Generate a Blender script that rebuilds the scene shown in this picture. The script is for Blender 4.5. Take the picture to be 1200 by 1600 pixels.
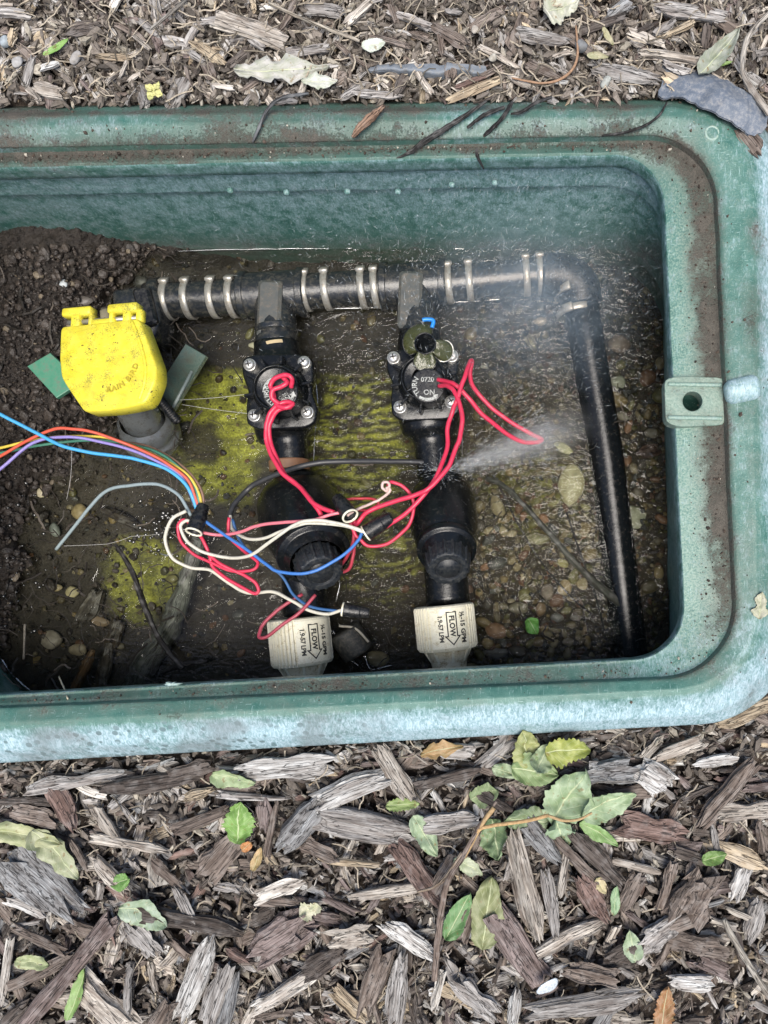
import bpy, math, random
import numpy as np
from math import pi, sin, cos, radians
from mathutils import Vector

for o in list(bpy.data.objects): bpy.data.objects.remove(o)
SC = bpy.context.scene
COL = SC.collection

# ------------------------------------------------------------------ camera, sky, sun, exposure
S = 0.00035              # metres per photograph pixel in the plane of the box rim (z = 0)
F = 1155.0               # focal length in photograph pixels (26 mm equivalent)
H = S * F                # camera height above the rim
NX, NY = 800.0, 900.0    # the point straight below the camera
cam_d = bpy.data.cameras.new('camera'); cam = bpy.data.objects.new('camera', cam_d); COL.objects.link(cam)
cam.location = ((NX - 600) * S, (800 - NY) * S, H); cam.rotation_euler = (0, 0, 0)
cam_d.sensor_fit = 'VERTICAL'; cam_d.sensor_height = 36; cam_d.lens = F / 1600 * 36
cam_d.shift_x = (600 - NX) / 1600.0; cam_d.shift_y = (NY - 800) / 1600.0
cam_d.clip_start = 0.01; cam_d.clip_end = 100
SC.camera = cam
SUN_EL, SUN_ROT = radians(74), radians(165)
w = bpy.data.worlds.new('World'); SC.world = w; w.use_nodes = True
wn = w.node_tree; bgn = wn.nodes['Background']
sk = wn.nodes.new('ShaderNodeTexSky'); sk.sky_type = 'NISHITA'; sk.sun_disc = False
sk.sun_elevation = SUN_EL; sk.sun_rotation = SUN_ROT; sk.dust_density = 3.0; sk.ozone_density = 0.6
wn.links.new(sk.outputs[0], bgn.inputs[0]); bgn.inputs[1].default_value = 0.09
sun_d = bpy.data.lights.new('sun', 'SUN'); sun_d.energy = 2.7; sun_d.angle = radians(38); sun_d.color = (1, .95, .88)
sun = bpy.data.objects.new('sun', sun_d); COL.objects.link(sun)
sd = Vector((sin(SUN_ROT) * cos(SUN_EL), cos(SUN_ROT) * cos(SUN_EL), sin(SUN_EL)))
sun.rotation_euler = sd.to_track_quat('Z', 'Y').to_euler()
SC.view_settings.view_transform = 'Standard'; SC.view_settings.look = 'None'
SC.view_settings.exposure = 0.95; SC.view_settings.gamma = 1; SC.view_settings.use_curve_mapping = False
SC.render.engine = 'CYCLES'; SC.cycles.use_denoising = True
SC.cycles.max_bounces = 8; SC.cycles.volume_bounces = 3; SC.cycles.transparent_max_bounces = 24; SC.cycles.diffuse_bounces = 4

# ------------------------------------------------------------------ helpers
RG = np.random.default_rng(7)
random.seed(7)

def kk(d): return (H + d * .001) / H
def Wp(px, py, d=0.0):
    """world point seen at photograph pixel (px, py), d millimetres below the rim plane"""
    k = kk(d)
    return np.array([((NX + (px - NX) * k) - 600) * S, (800 - (NY + (py - NY) * k)) * S, -d * .001])
def WA(px, py, d):
    px = np.asarray(px, float); py = np.asarray(py, float); d = np.broadcast_to(np.asarray(d, float), px.shape); k = (H + d * .001) / H
    return np.stack([((NX + (px - NX) * k) - 600) * S, (800 - (NY + (py - NY) * k)) * S, -d * .001], -1)
def to_px(V):
    k = (H - V[..., 2]) / H
    return NX + (V[..., 0] / S + 600 - NX) / k, NY + (800 - V[..., 1] / S - NY) / k
def ml(px, d=0): return px * S * kk(d)
def lin(r, g, b):
    f = lambda c: (c / 255 / 12.92) if c < 10 else ((c / 255 + .055) / 1.055) ** 2.4
    return (f(r), f(g), f(b))

def _h(ix, iy, iz, seed):
    n = (ix * 374761393 + iy * 668265263 + iz * 2147483647 + seed * 974634777) & 0xffffffff
    n = ((n ^ (n >> 13)) * 1274126177) & 0xffffffff
    n = (n ^ (n >> 16)) & 0xffff
    return n / 32767.5 - 1
def vn(x, y, seed=0, z=0.0):
    x = np.asarray(x, float); y = np.asarray(y, float); z = np.broadcast_to(np.asarray(z, float), np.broadcast(x, y).shape)
    x, y = np.broadcast_arrays(x, y)
    i, j, k = np.floor(x).astype(np.int64), np.floor(y).astype(np.int64), np.floor(z).astype(np.int64)
    fx, fy, fz = x - i, y - j, z - k
    fx, fy, fz = [t * t * (3 - 2 * t) for t in (fx, fy, fz)]
    r = 0
    for a in (0, 1):
        for b in (0, 1):
            for c in (0, 1):
                r = r + _h(i + a, j + b, k + c, seed) * (fx if a else 1 - fx) * (fy if b else 1 - fy) * (fz if c else 1 - fz)
    return r
def fbm(x, y, seed=0, oct=4, z=0.0):
    r = 0; a = 1.0; s = 0
    for o in range(oct):
        r = r + a * vn(np.asarray(x) * 2 ** o, np.asarray(y) * 2 ** o, seed + o, np.asarray(z) * 2 ** o); s += a; a *= .5
    return r / s

class G:
    """geometry collector: vertices, quads, tris and point attributes"""
    def __init__(s): s.V = []; s.Q = []; s.T = []; s.C = []; s.U = []; s.n = 0
    def add(s, V, Q=None, T=None, col=None, gv=None):
        V = np.asarray(V, float).reshape(-1, 3); m = len(V)
        s.V.append(V)
        if Q is not None and len(Q): s.Q.append(np.asarray(Q, np.int64).reshape(-1, 4) + s.n)
        if T is not None and len(T): s.T.append(np.asarray(T, np.int64).reshape(-1, 3) + s.n)
        c = np.ones((m, 4)); 
        if col is not None: c[:, :3] = np.asarray(col)[..., :3]
        s.C.append(c)
        s.U.append(np.asarray(gv, float).reshape(-1, 3) if gv is not None else V.copy())
        s.n += m
        return s
ORI = {}
def link(o, parent=None):
    COL.objects.link(o)
    if parent is not None: o.parent = parent
def build(name, g, mat, parent=None, smooth=False, label=None, cat=None, group=None, kind=None, origin=None, attrs=None):
    V = np.concatenate(g.V)
    if parent is not None: org = ORI[parent.name]
    elif kind == 'structure': org = np.zeros(3)
    elif origin is not None: org = np.asarray(origin, float)
    else: org = np.array([V[:, 0].mean(), V[:, 1].mean(), V[:, 2].min()])
    Q = np.concatenate(g.Q) if g.Q else np.zeros((0, 4), np.int64); T = np.concatenate(g.T) if g.T else np.zeros((0, 3), np.int64)
    me = bpy.data.meshes.new(name); me.vertices.add(len(V)); me.vertices.foreach_set('co', (V - org).ravel())
    nl = Q.size + T.size; me.loops.add(nl); me.loops.foreach_set('vertex_index', np.concatenate([Q.ravel(), T.ravel()]))
    me.polygons.add(len(Q) + len(T))
    me.polygons.foreach_set('loop_start', np.concatenate([np.arange(len(Q)) * 4, Q.size + np.arange(len(T)) * 3]))
    me.polygons.foreach_set('use_smooth', np.full(len(Q) + len(T), bool(smooth)))
    me.update(calc_edges=True); me.validate()
    a = me.attributes.new('col', 'FLOAT_COLOR', 'POINT'); a.data.foreach_set('color', np.concatenate(g.C).ravel())
    a = me.attributes.new('gv', 'FLOAT_VECTOR', 'POINT'); a.data.foreach_set('vector', np.concatenate(g.U).ravel())
    for k, v in (attrs or {}).items():
        a = me.attributes.new(k, 'FLOAT', 'POINT'); a.data.foreach_set('value', np.asarray(v, float).ravel())
    me.materials.append(mat)
    o = bpy.data.objects.new(name, me); link(o, parent)
    if parent is not None:
        ORI[o.name] = ORI[parent.name]
    else:
        o.location = org; ORI[o.name] = org
    props(o, label, cat, group, kind)
    return o
def props(o, label=None, cat=None, group=None, kind=None):
    if label: o['label'] = label
    if cat: o['category'] = cat
    if group: o['group'] = group
    if kind: o['kind'] = kind
def empty(name, loc, label, cat, group=None):
    o = bpy.data.objects.new(name, None); COL.objects.link(o); o.location = loc; o.empty_display_size = .01
    ORI[o.name] = np.asarray(loc, float); props(o, label, cat, group); return o

def crs(P, n=8):
    P = np.asarray(P, float)
    if len(P) < 3: return np.array([P[0] + (P[-1] - P[0]) * t for t in np.linspace(0, 1, n)])
    Q = np.vstack([2 * P[0] - P[1], P, 2 * P[-1] - P[-2]]); out = []
    for i in range(1, len(Q) - 2):
        for t in np.arange(n) / n:
            a, b, c, d = Q[i - 1], Q[i], Q[i + 1], Q[i + 2]
            out.append(.5 * ((2 * b) + (c - a) * t + (2 * a - 5 * b + 4 * c - d) * t * t + (3 * b - a - 3 * c + d) * t ** 3))
    out.append(P[-1]); return np.array(out)
def tube(g, P, r, n=10, col=None, caps=True, rough=0.0, rng=RG):
    P = np.asarray(P, float); m = len(P); r = np.broadcast_to(np.asarray(r, float), (m,))
    T = np.gradient(P, axis=0); T /= np.linalg.norm(T, axis=1)[:, None] + 1e-12
    up = np.array([0, 0, 1.]) if abs(T[0][2]) < .9 else np.array([1., 0, 0])
    N = np.cross(T[0], up); N /= np.linalg.norm(N); V = []; U = []; L = 0
    for i in range(m):
        N = N - T[i] * N.dot(T[i]); N /= np.linalg.norm(N) + 1e-12; B = np.cross(T[i], N)
        if i: L += np.linalg.norm(P[i] - P[i - 1])
        a = np.arange(n) / n * 2 * pi
        rr = r[i] * (1 + rough * rng.standard_normal(n)) if rough else np.full(n, r[i])
        V.append(P[i] + (np.cos(a) * rr)[:, None] * N + (np.sin(a) * rr)[:, None] * B)
        U.append(np.stack([np.full(n, L), np.cos(a) * r[i], np.sin(a) * r[i]], -1))
    V = np.concatenate(V); U = np.concatenate(U)
    Q = quadgrid(m, n); Tt = []
    if caps:
        V = np.vstack([V, P[0], P[-1]]); U = np.vstack([U, [0, 0, 0], [L, 0, 0]])
        for j in range(n):
            Tt.append((m * n, (j + 1) % n, j)); Tt.append((m * n + 1, (m - 1) * n + j, (m - 1) * n + (j + 1) % n))
    g.add(V, Q, Tt, col=col, gv=U); return g
def quadgrid(m, n, wrap=True):
    i, j = np.meshgrid(np.arange(m - 1), np.arange(n if wrap else n - 1), indexing='ij')
    j2 = (j + 1) % n
    return np.stack([i * n + j, i * n + j2, (i + 1) * n + j2, (i + 1) * n + j], -1).reshape(-1, 4)
def frame(ax):
    ax = np.asarray(ax, float); ax /= np.linalg.norm(ax)
    e = np.array([1., 0, 0]) if abs(ax[0]) < .8 else np.array([0, 1., 0])
    x = e - ax * e.dot(ax); x /= np.linalg.norm(x); y = np.cross(ax, x); return ax, x, y
def lathe(g, A, ax, prof, n=32, mod=None, col=None):
    """prof: (distance along axis, radius); mod(angle array, i) -> radius factor array"""
    A = np.asarray(A, float); ax, x, y = frame(ax); a = np.arange(n) / n * 2 * pi; V = []
    for i, (t, r) in enumerate(prof):
        rr = np.full(n, max(r, 1e-6)) * (mod(a, i) if mod else 1)
        V.append(A + ax * t + (np.cos(a) * rr)[:, None] * x + (np.sin(a) * rr)[:, None] * y)
    V = np.concatenate(V); g.add(V, quadgrid(len(prof), n), None, col=col); return g
def lp(prof, e=.0006):
    """round the corners of a lathe profile a little by doubling points"""
    out = [prof[0]]
    for i in range(1, len(prof) - 1):
        p, a, b = np.array(prof[i]), np.array(prof[i - 1]), np.array(prof[i + 1])
        la, lb = np.linalg.norm(a - p), np.linalg.norm(b - p); 
        ea, eb = min(e, la * .4), min(e, lb * .4)
        q1 = p + (a - p) / (la + 1e-9) * ea; q2 = p + (b - p) / (lb + 1e-9) * eb
        out += [tuple(q1), tuple(q1 * .25 + p * .5 + q2 * .25), tuple(q2)]
    out.append(prof[-1]); return out
def box(g, c, sx, sy, sz, ang=0, col=None, bev=.0004, tilt=(0, 0)):
    """bevelled box, centre c, sizes, yaw, and (pitch, roll)"""
    hx, hy, hz = sx / 2, sy / 2, sz / 2; b = min(bev, hx * .5, hy * .5, hz * .5)
    ring = lambda x, y, bb: [(x - bb, -y), (x, -y + bb), (x, y - bb), (x - bb, y), (-x + bb, y), (-x, y - bb), (-x, -y + bb), (-x + bb, -y)]
    L = []
    for z, ins in ((-hz, b), (-hz + b, 0), (hz - b, 0), (hz, b)):
        L.append([(p[0], p[1], z) for p in ring(hx - ins, hy - ins, b * .9)])
    V = np.array(L).reshape(-1, 3); n = 8
    Q = quadgrid(4, 8); T = [(0, i + 1, i) for i in range(1, 7)] + [(24, 24 + i, 25 + i) for i in range(1, 7)]
    V = rot(V, ang, *tilt) + np.asarray(c); g.add(V, Q, T, col=col); return g
def rot(V, yaw=0, pitch=0, roll=0):
    cr, sr = cos(roll), sin(roll); cp, sp = cos(pitch), sin(pitch); cy, sy = cos(yaw), sin(yaw)
    Rx = np.array([[1, 0, 0], [0, cr, -sr], [0, sr, cr]]); Ry = np.array([[cp, 0, sp], [0, 1, 0], [-sp, 0, cp]]); Rz = np.array([[cy, -sy, 0], [sy, cy, 0], [0, 0, 1]])
    return V @ (Rz @ Ry @ Rx).T
def slab(g, loop, th, n3=(0, 0, 1), bev=.0012, col=None, crown=0.0):
    """plate under a closed star-shaped outline (top surface given), bevelled top edge"""
    P = np.asarray(loop, float); n3 = np.asarray(n3, float); n3 /= np.linalg.norm(n3); c = P.mean(0); m = len(P)
    d = c - P; d /= np.linalg.norm(d, axis=1)[:, None] + 1e-9
    R = [P - n3 * th + d * bev * .5, P - n3 * (th - bev * .5), P - n3 * bev, P + d * bev * .35 - n3 * bev * .3, P + d * bev]
    for f in (.7, .35): R.append(c + (P + d * bev - c) * f + n3 * crown * (1 - f * f))
    V = np.vstack(R + [(c + n3 * crown)[None], (c - n3 * th)[None]])
    k = len(R); Q = quadgrid(k, m); T = []
    for j in range(m):
        T.append((k * m, (k - 1) * m + j, (k - 1) * m + (j + 1) % m)); T.append((k * m + 1, (j + 1) % m, j))
    g.add(V, Q, T, col=col); return g
def rounded(pts, r=6, k=4):
    """round the corners of a polyline loop given in pixels"""
    out = []; P = np.asarray(pts, float); m = len(P)
    for i in range(m):
        p, a, b = P[i], P[i - 1], P[(i + 1) % m]; la, lb = np.linalg.norm(a - p), np.linalg.norm(b - p); rr = min(r, la * .45, lb * .45)
        q1 = p + (a - p) / la * rr; q2 = p + (b - p) / lb * rr
        for t in np.linspace(0, 1, k): out.append((1 - t) ** 2 * q1 + 2 * t * (1 - t) * p + t * t * q2)
    return np.array(out)

# ------------------------------------------------------------------ materials
class M:
    def __init__(s, name):
        s.m = bpy.data.materials.new(name); s.m.use_nodes = True; s.t = s.m.node_tree; s.b = s.t.nodes['Principled BSDF']; s.out = s.t.nodes['Material Output']
    def n(s, t, **k):
        x = s.t.nodes.new('ShaderNode' + t)
        for a, v in k.items(): setattr(x, a, v)
        return x
    def l(s, a, b): s.t.links.new(a, b)
    def put(s, sock, v):
        if hasattr(v, 'is_linked') or hasattr(v, 'links'): s.l(v, sock)
        elif isinstance(v, tuple) and len(v) == 3 and sock.type == 'RGBA': sock.default_value = (*v, 1)
        else: sock.default_value = v
    def coord(s, which='obj', sc=(1, 1, 1)):
        if which == 'obj': c = s.n('NewGeometry').outputs['Position']
        else: c = s.n('Attribute', attribute_name='gv').outputs['Vector']
        v = s.n('VectorMath', operation='MULTIPLY'); s.l(c, v.inputs[0]); v.inputs[1].default_value = sc; return v.outputs[0]
    def noise(s, vec, scale=1, det=3, rough=.55, dist=0):
        x = s.n('TexNoise'); s.l(vec, x.inputs['Vector']); x.inputs['Scale'].default_value = scale; x.inputs['Detail'].default_value = det
        x.inputs['Roughness'].default_value = rough; x.inputs['Distortion'].default_value = dist; return x.outputs['Fac']
    def voro(s, vec, scale=1, feat='F1'):
        x = s.n('TexVoronoi', feature=feat); s.l(vec, x.inputs['Vector']); x.inputs['Scale'].default_value = scale; return x.outputs['Distance']
    def ramp(s, f, a, b, lo=0.0, hi=1.0):
        x = s.n('MapRange'); s.put(x.inputs[0], f); x.inputs[1].default_value = a; x.inputs[2].default_value = b; x.inputs[3].default_value = lo; x.inputs[4].default_value = hi; return x.outputs[0]
    def mix(s, f, a, b, mode='MIX'):
        x = s.n('Mix', data_type='RGBA', blend_type=mode); s.put(x.inputs[0], f); s.put(x.inputs[6], a); s.put(x.inputs[7], b); return x.outputs[2]
    def math(s, op, a, b=0.0):
        x = s.n('Math', operation=op); s.put(x.inputs[0], a); s.put(x.inputs[1], b); return x.outputs[0]
    def attr(s, name): 
        x = s.n('Attribute', attribute_name=name); return x.outputs['Fac']
    def col(s): return s.n('Attribute', attribute_name='col').outputs['Color']
    def bump(s, h, st=.5, dist=.0003):
        x = s.n('Bump'); s.put(x.inputs['Height'], h); x.inputs['Strength'].default_value = st; x.inputs['Distance'].default_value = dist; s.l(x.outputs[0], s.b.inputs['Normal']); return x.outputs[0]
    def fin(s, color=None, rough=None, spec=None, metal=None, coat=None):
        if color is not None: s.put(s.b.inputs['Base Color'], color)
        if rough is not None: s.put(s.b.inputs['Roughness'], rough)
        if spec is not None: s.b.inputs['Specular IOR Level'].default_value = spec
        if metal is not None: s.b.inputs['Metallic'].default_value = metal
        if coat is not None: s.b.inputs['Coat Weight'].default_value = coat; s.b.inputs['Coat Roughness'].default_value = .12
        return s.m

def mat_wood(name, rough=.85, coat=None):
    m = M(name)
    v = m.coord('gv', (70, 900, 900)); v2 = m.coord('gv', (45, 260, 260)); v3 = m.coord('gv', (160, 160, 160))
    fine = m.noise(v, 1, 4, .6); band = m.noise(v2, 1, 3, .6, .6); patch = m.noise(v3, 1, 3)
    c = m.mix(m.ramp(band, .34, .66), m.mix(1.0, m.col(), (.42, .38, .36), 'MULTIPLY'), m.col())
    c = m.mix(m.ramp(fine, .4, .6, .0, .55), c, m.mix(1.0, c, (.3, .27, .25), 'MULTIPLY'))
    c = m.mix(m.ramp(patch, .5, .72, 0, .5), c, m.mix(.5, m.col(), (.30, .29, .28)))
    crk = m.noise(m.coord('gv', (30, 520, 520)), 1, 2, .5, .3); cr = m.ramp(m.math('ABSOLUTE', m.math('SUBTRACT', crk, .5)), 0, .022, 1, 0)
    c = m.mix(m.math('MULTIPLY', cr, .8), c, (.02, .016, .013))
    hl = m.noise(m.coord('gv', (50, 1300, 1300)), 1, 2, .5); c = m.mix(m.ramp(hl, .58, .72, 0, .5), c, m.mix(1.0, c, (1.7, 1.7, 1.7), 'MULTIPLY'))
    h = m.math('SUBTRACT', m.math('ADD', m.math('MULTIPLY', fine, .6), band), m.math('MULTIPLY', cr, .8))
    m.bump(h, 1.0, .0011)
    return m.fin(c, rough, .3, coat=coat)
WOOD = mat_wood('weathered wood')

def mat_ground(name, c1, c2, sc=500, rough=.9, coat=None):
    m = M(name); p = m.coord(); a = m.noise(p, sc, 5, .6); b = m.noise(p, sc * .22, 3)
    c = m.mix(m.ramp(a, .35, .65), c1, c2); c = m.mix(m.ramp(b, .4, .65, 0, .6), c, m.mix(1.0, c, (.45, .42, .4), 'MULTIPLY'))
    m.bump(a, .8, .0012); return m.fin(c, rough, .3, coat=coat)
SOIL = mat_ground('dry mulch soil', (.045, .034, .028), (.13, .105, .085))

def mat_box(name='weathered green plastic'):
    m = M(name); p = m.coord()
    dirt, chalk_sheen, spk = m.attr('dirt'), m.attr('chalk_sheen'), m.attr('speck')
    n1 = m.noise(p, 900, 5, .65); n2 = m.noise(p, 120, 5, .6); n3 = m.noise(p, 28, 3); n4 = m.noise(p, 2600, 3, .7)
    scr = m.noise(m.coord('obj', (700, 260, 300)), 1, 4, .65, 1.2)
    base = m.mix(m.ramp(n2, .35, .65), (.034, .110, .090), (.075, .175, .146))
    base = m.mix(m.ramp(n4, .55, .75, 0, .35), base, (.26, .38, .33))
    # pale chalking in flecks and brushed patches, plus painted bluish sky sheen
    cf = m.math('ADD', m.math('MULTIPLY', chalk_sheen, 1.25), m.math('MULTIPLY', m.math('SUBTRACT', scr, .5), 1.5))
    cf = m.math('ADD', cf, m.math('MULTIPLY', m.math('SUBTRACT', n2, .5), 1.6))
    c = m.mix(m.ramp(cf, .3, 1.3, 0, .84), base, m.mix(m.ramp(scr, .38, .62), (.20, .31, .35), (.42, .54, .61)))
    s1 = m.noise(m.coord('obj', (2100, 160, 300)), 1, 2, .5, .4); s2 = m.noise(m.coord('obj', (240, 1900, 300)), 1, 2, .5, .5)
    ln_ = m.math('MAXIMUM', m.ramp(s1, .66, .70, 0, 1), m.ramp(s2, .67, .71, 0, 1)); c = m.mix(m.math('MULTIPLY', ln_, .45), c, (.36, .50, .50))
    sf = m.math('ADD', m.math('MULTIPLY', spk, .9), m.math('MULTIPLY', m.math('SUBTRACT', n1, .5), 1.6))
    c = m.mix(m.ramp(sf, .35, .95, 0, .85), c, (.29, .38, .31))
    # round grey water spots
    v = m.voro(p, 190); sp = m.attr('spots'); vs = m.ramp(v, .30, .36, 1, 0)
    vm = m.math('MULTIPLY', vs, m.ramp(m.noise(p, 60, 2), .42, .5))
    c = m.mix(m.math('MULTIPLY', m.math('MULTIPLY', vm, sp), .9), c, (.10, .155, .165))
    c = m.mix(m.math('MULTIPLY', sp, m.ramp(n3, .46, .62, 0, .7)), c, (.13, .155, .16))
    # earth
    film = m.math('ADD', dirt, m.math('MULTIPLY', m.math('SUBTRACT', n2, .5), .9)); film = m.math('ADD', film, m.math('MULTIPLY', m.math('SUBTRACT', n1, .5), .35))
    c = m.mix(m.ramp(film, .12, .85, 0, .82), c, m.mix(m.ramp(n3, .4, .6), (.050, .047, .034), (.085, .072, .055)))
    df = m.math('ADD', dirt, m.math('MULTIPLY', m.math('SUBTRACT', n1, .5), 1.5))
    df = m.math('ADD', df, m.math('MULTIPLY', m.math('SUBTRACT', n2, .5), 1.7))
    dcol = m.mix(m.ramp(n4, .35, .68), (.022, .019, .015), m.mix(m.ramp(n2, .4, .6), (.060, .050, .040), (.12, .105, .085)))
    dm = m.ramp(df, .60, 1.05, 0, .92)
    c = m.mix(dm, c, dcol)
    c = m.mix(m.ramp(m.noise(p, 1500, 2, .8), .68, .72, 0, .8), c, (.03, .028, .024))
    hgt = m.math('ADD', m.math('MULTIPLY', n1, .6), m.math('MULTIPLY', dm, 1.2)); hgt = m.math('ADD', hgt, m.math('MULTIPLY', n4, .25))
    m.bump(hgt, .6, .0006)
    return m.fin(c, m.mix(dm, (.42, .42, .42), (.85, .85, .85)), .45)
BOXM = mat_box()

def mat_plain(name, c, rough=.4, spec=.5, dirt=None, dirtamt=.5, dscale=200, metal=0, coat=None, bump=.25, fleck=None):
    m = M(name); p = m.coord(); n = m.noise(p, dscale, 5, .65); n2 = m.noise(p, dscale * 6, 3, .6)
    cc = m.mix(m.ramp(n, .3, .7), m.mix(1.0, c, (.78, .78, .78), 'MULTIPLY') if True else c, c)
    if dirt: cc = m.mix(m.ramp(m.math('ADD', n, m.math('MULTIPLY', m.math('SUBTRACT', n2, .5), .5)), .62 - dirtamt * .3, .86 - dirtamt * .25), cc, dirt)
    if fleck: cc = m.mix(m.ramp(n2, .66, .72, 0, .9), cc, fleck)
    m.bump(m.math('ADD', n, m.math('MULTIPLY', n2, .5)), bump, .0003)
    r = m.ramp(n, .3, .7, max(rough - .12, .04), rough + .15)
    return m.fin(cc, r, spec, metal, coat)
BLACK = mat_plain('wet black plastic', (.006, .007, .008), .17, .38, (.028, .026, .021), .25, 300, bump=.55)
BLACKM = mat_plain('dull black plastic', (.009, .010, .012), .3, .38, (.045, .043, .037), .4, 400, bump=.7)
GREYPVC = mat_plain('wet grey plastic pipe', (.085, .09, .085), .2, .5, (.10, .085, .065), .5, 220, bump=.5)
SILT = mat_plain('silty dark pipe', (.017, .020, .023), .14, .5, (.065, .060, .048), .5, 260, bump=.7)
STEEL = mat_plain('dull clamp steel', (.40, .39, .35), .36, .5, (.17, .14, .10), .5, 350, metal=.5)
SCREWM = mat_plain('bright screw steel', (.75, .74, .70), .3, .5, (.25, .22, .16), .35, 500, metal=.75)
WHITEP = mat_plain('soiled white plastic', (.78, .75, .60), .45, .4, (.33, .27, .14), .34, 260, bump=.4, fleck=(.10, .08, .05))
PRINT = mat_plain('printed ink', (.01, .01, .01), .6)
WPRINT = mat_plain('white print', (.50, .52, .49), .5, .4, (.06, .06, .055), .75, 900)
def mat_yellow():
    m = M('yellow plastic cap'); p = m.coord(); n = m.noise(p, 150, 5, .6); f = m.noise(p, 1500, 3, .6); g = m.noise(p, 90, 2)
    c = m.mix(m.ramp(n, .3, .7), (.56, .47, .025), (.66, .585, .06))
    k = m.math('ADD', f, m.math('MULTIPLY', m.math('SUBTRACT', g, .5), .7))
    c = m.mix(m.ramp(k, .57, .69, 0, .8), c, (.17, .16, .035)); c = m.mix(m.ramp(m.noise(p, 420, 3), .66, .69, 0, .9), c, (.06, .045, .02))
    c = m.mix(m.ramp(m.noise(m.coord('obj', (60, 110, 60)), 1, 4, .65, .8), .52, .72, 0, .5), c, (.30, .25, .045)); sc_ = m.noise(m.coord('obj', (300, 2400, 300)), 1, 2, .5); c = m.mix(m.ramp(sc_, .68, .72, 0, .35), c, (.80, .74, .35))
    m.bump(f, .3, .0003); return m.fin(c, .42, .45)
YEL = mat_yellow()
def wire_mat(name, c, rough=.4): return mat_plain('%s wire insulation' % name, c, rough, .5, tuple(x * .35 + .02 for x in c), .35, 420, bump=.3, fleck=(.12, .09, .07))
GREENP = mat_plain('green plastic stake', (.06, .22, .14), .4, .5, (.10, .12, .09), .5, 250)
GREYGR = mat_plain('silted green plastic', (.10, .15, .12), .3, .5, (.08, .075, .05), .6, 250, coat=.5)
WETSOILC = None
def mat_floor():
    m = M('wet soil and silt'); p = m.coord(); c0 = m.col(); a = m.noise(p, 700, 5, .65); b = m.noise(p, 110, 4)
    c = m.mix(m.ramp(a, .35, .68), m.mix(1.0, c0, (.35, .33, .3), 'MULTIPLY'), c0)
    c = m.mix(m.ramp(b, .4, .7, 0, .55), c, m.mix(1.0, c, (.4, .38, .36), 'MULTIPLY'))
    m.bump(a, .9, .0015); return m.fin(c, m.ramp(a, .3, .7, .35, .7), .4)
FLOORM = mat_floor()
def mat_col(name, rough=.8, spec=.4, sc=400, coat=None, bump=.5):
    m = M(name); p = m.coord(); a = m.noise(p, sc, 4, .6); b = m.noise(p, sc * 4, 3)
    c = m.mix(m.ramp(a, .3, .7), m.mix(1.0, m.col(), (.55, .53, .5), 'MULTIPLY'), m.col())
    c = m.mix(m.ramp(b, .55, .75, 0, .4), c, m.mix(1.0, c, (.5, .5, .5), 'MULTIPLY'))
    m.bump(a, bump, .0005); return m.fin(c, rough, spec, coat=coat)
STONE = mat_col('wet river stone', .45, .35, 260); CRUMB = mat_col('wet crumbs', .55, .45, 900); DRY = mat_col('dry bits', .85, .3, 700)
def mat_leaf():
    m = M('leaf blade'); v = m.n('Attribute', attribute_name='gv').outputs['Vector']; s = m.n('SeparateXYZ'); m.l(v, s.inputs[0])
    u, w_ = s.outputs[0], m.math('ABSOLUTE', s.outputs[1]); p = m.coord()
    f = m.math('FRACT', m.math('MULTIPLY', m.math('SUBTRACT', u, m.math('MULTIPLY', w_, .32)), 6.5))
    side = m.ramp(m.math('ABSOLUTE', m.math('SUBTRACT', f, .5)), .0, .07, 1, 0); mid = m.ramp(w_, .02, .07, 1, 0)
    vein = m.math('MAXIMUM', m.math('MULTIPLY', side, .5), mid)
    n = m.noise(p, 180, 4); n2 = m.noise(p, 900, 3)
    c = m.mix(m.ramp(n, .35, .7), m.mix(1.0, m.col(), (.62, .68, .55), 'MULTIPLY'), m.col())
    c = m.mix(m.ramp(n2, .66, .74, 0, .7), c, (.10, .08, .03))
    c = m.mix(m.math('MULTIPLY', vein, .6), c, (.50, .54, .34))
    c = m.mix(m.ramp(m.noise(p, 320, 3), .62, .70, 0, .7), c, (.16, .11, .045))
    m.bump(m.math('ADD', m.math('MULTIPLY', vein, -1), m.math('MULTIPLY', n2, .4)), .5, .0005)
    m.fin(c, .5, .4); m.b.inputs['Subsurface Weight'].default_value = 0
    return m.m
LEAF = mat_leaf()
def mat_water():
    m = M('pooled water'); m.t.nodes.remove(m.b); p = m.coord()
    rp = m.attr('ripple')
    wv = m.noise(m.coord('obj', (60, 150, 60)), 1, 3, .5, 1.5); fine = m.noise(p, 300, 2)
    h = m.math('ADD', m.math('MULTIPLY', m.math('MULTIPLY', wv, rp), 1.0), m.math('MULTIPLY', m.math('MULTIPLY', fine, rp), .05))
    bp = m.n('Bump'); m.l(h, bp.inputs['Height']); bp.inputs['Strength'].default_value = .8; bp.inputs['Distance'].default_value = .004
    tr = m.n('BsdfTransparent'); tr.inputs[0].default_value = (.88, .90, .85, 1)
    gl = m.n('BsdfGlossy'); gl.inputs['Roughness'].default_value = .03; m.l(bp.outputs[0], gl.inputs['Normal'])
    fr = m.n('Fresnel'); fr.inputs['IOR'].default_value = 1.36; m.l(bp.outputs[0], fr.inputs['Normal'])
    mx = m.n('MixShader'); m.l(fr.outputs[0], mx.inputs[0]); m.l(tr.outputs[0], mx.inputs[1]); m.l(gl.outputs[0], mx.inputs[2]); m.l(mx.outputs[0], m.out.inputs[0])
    return m.m
WATER = mat_water()
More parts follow.
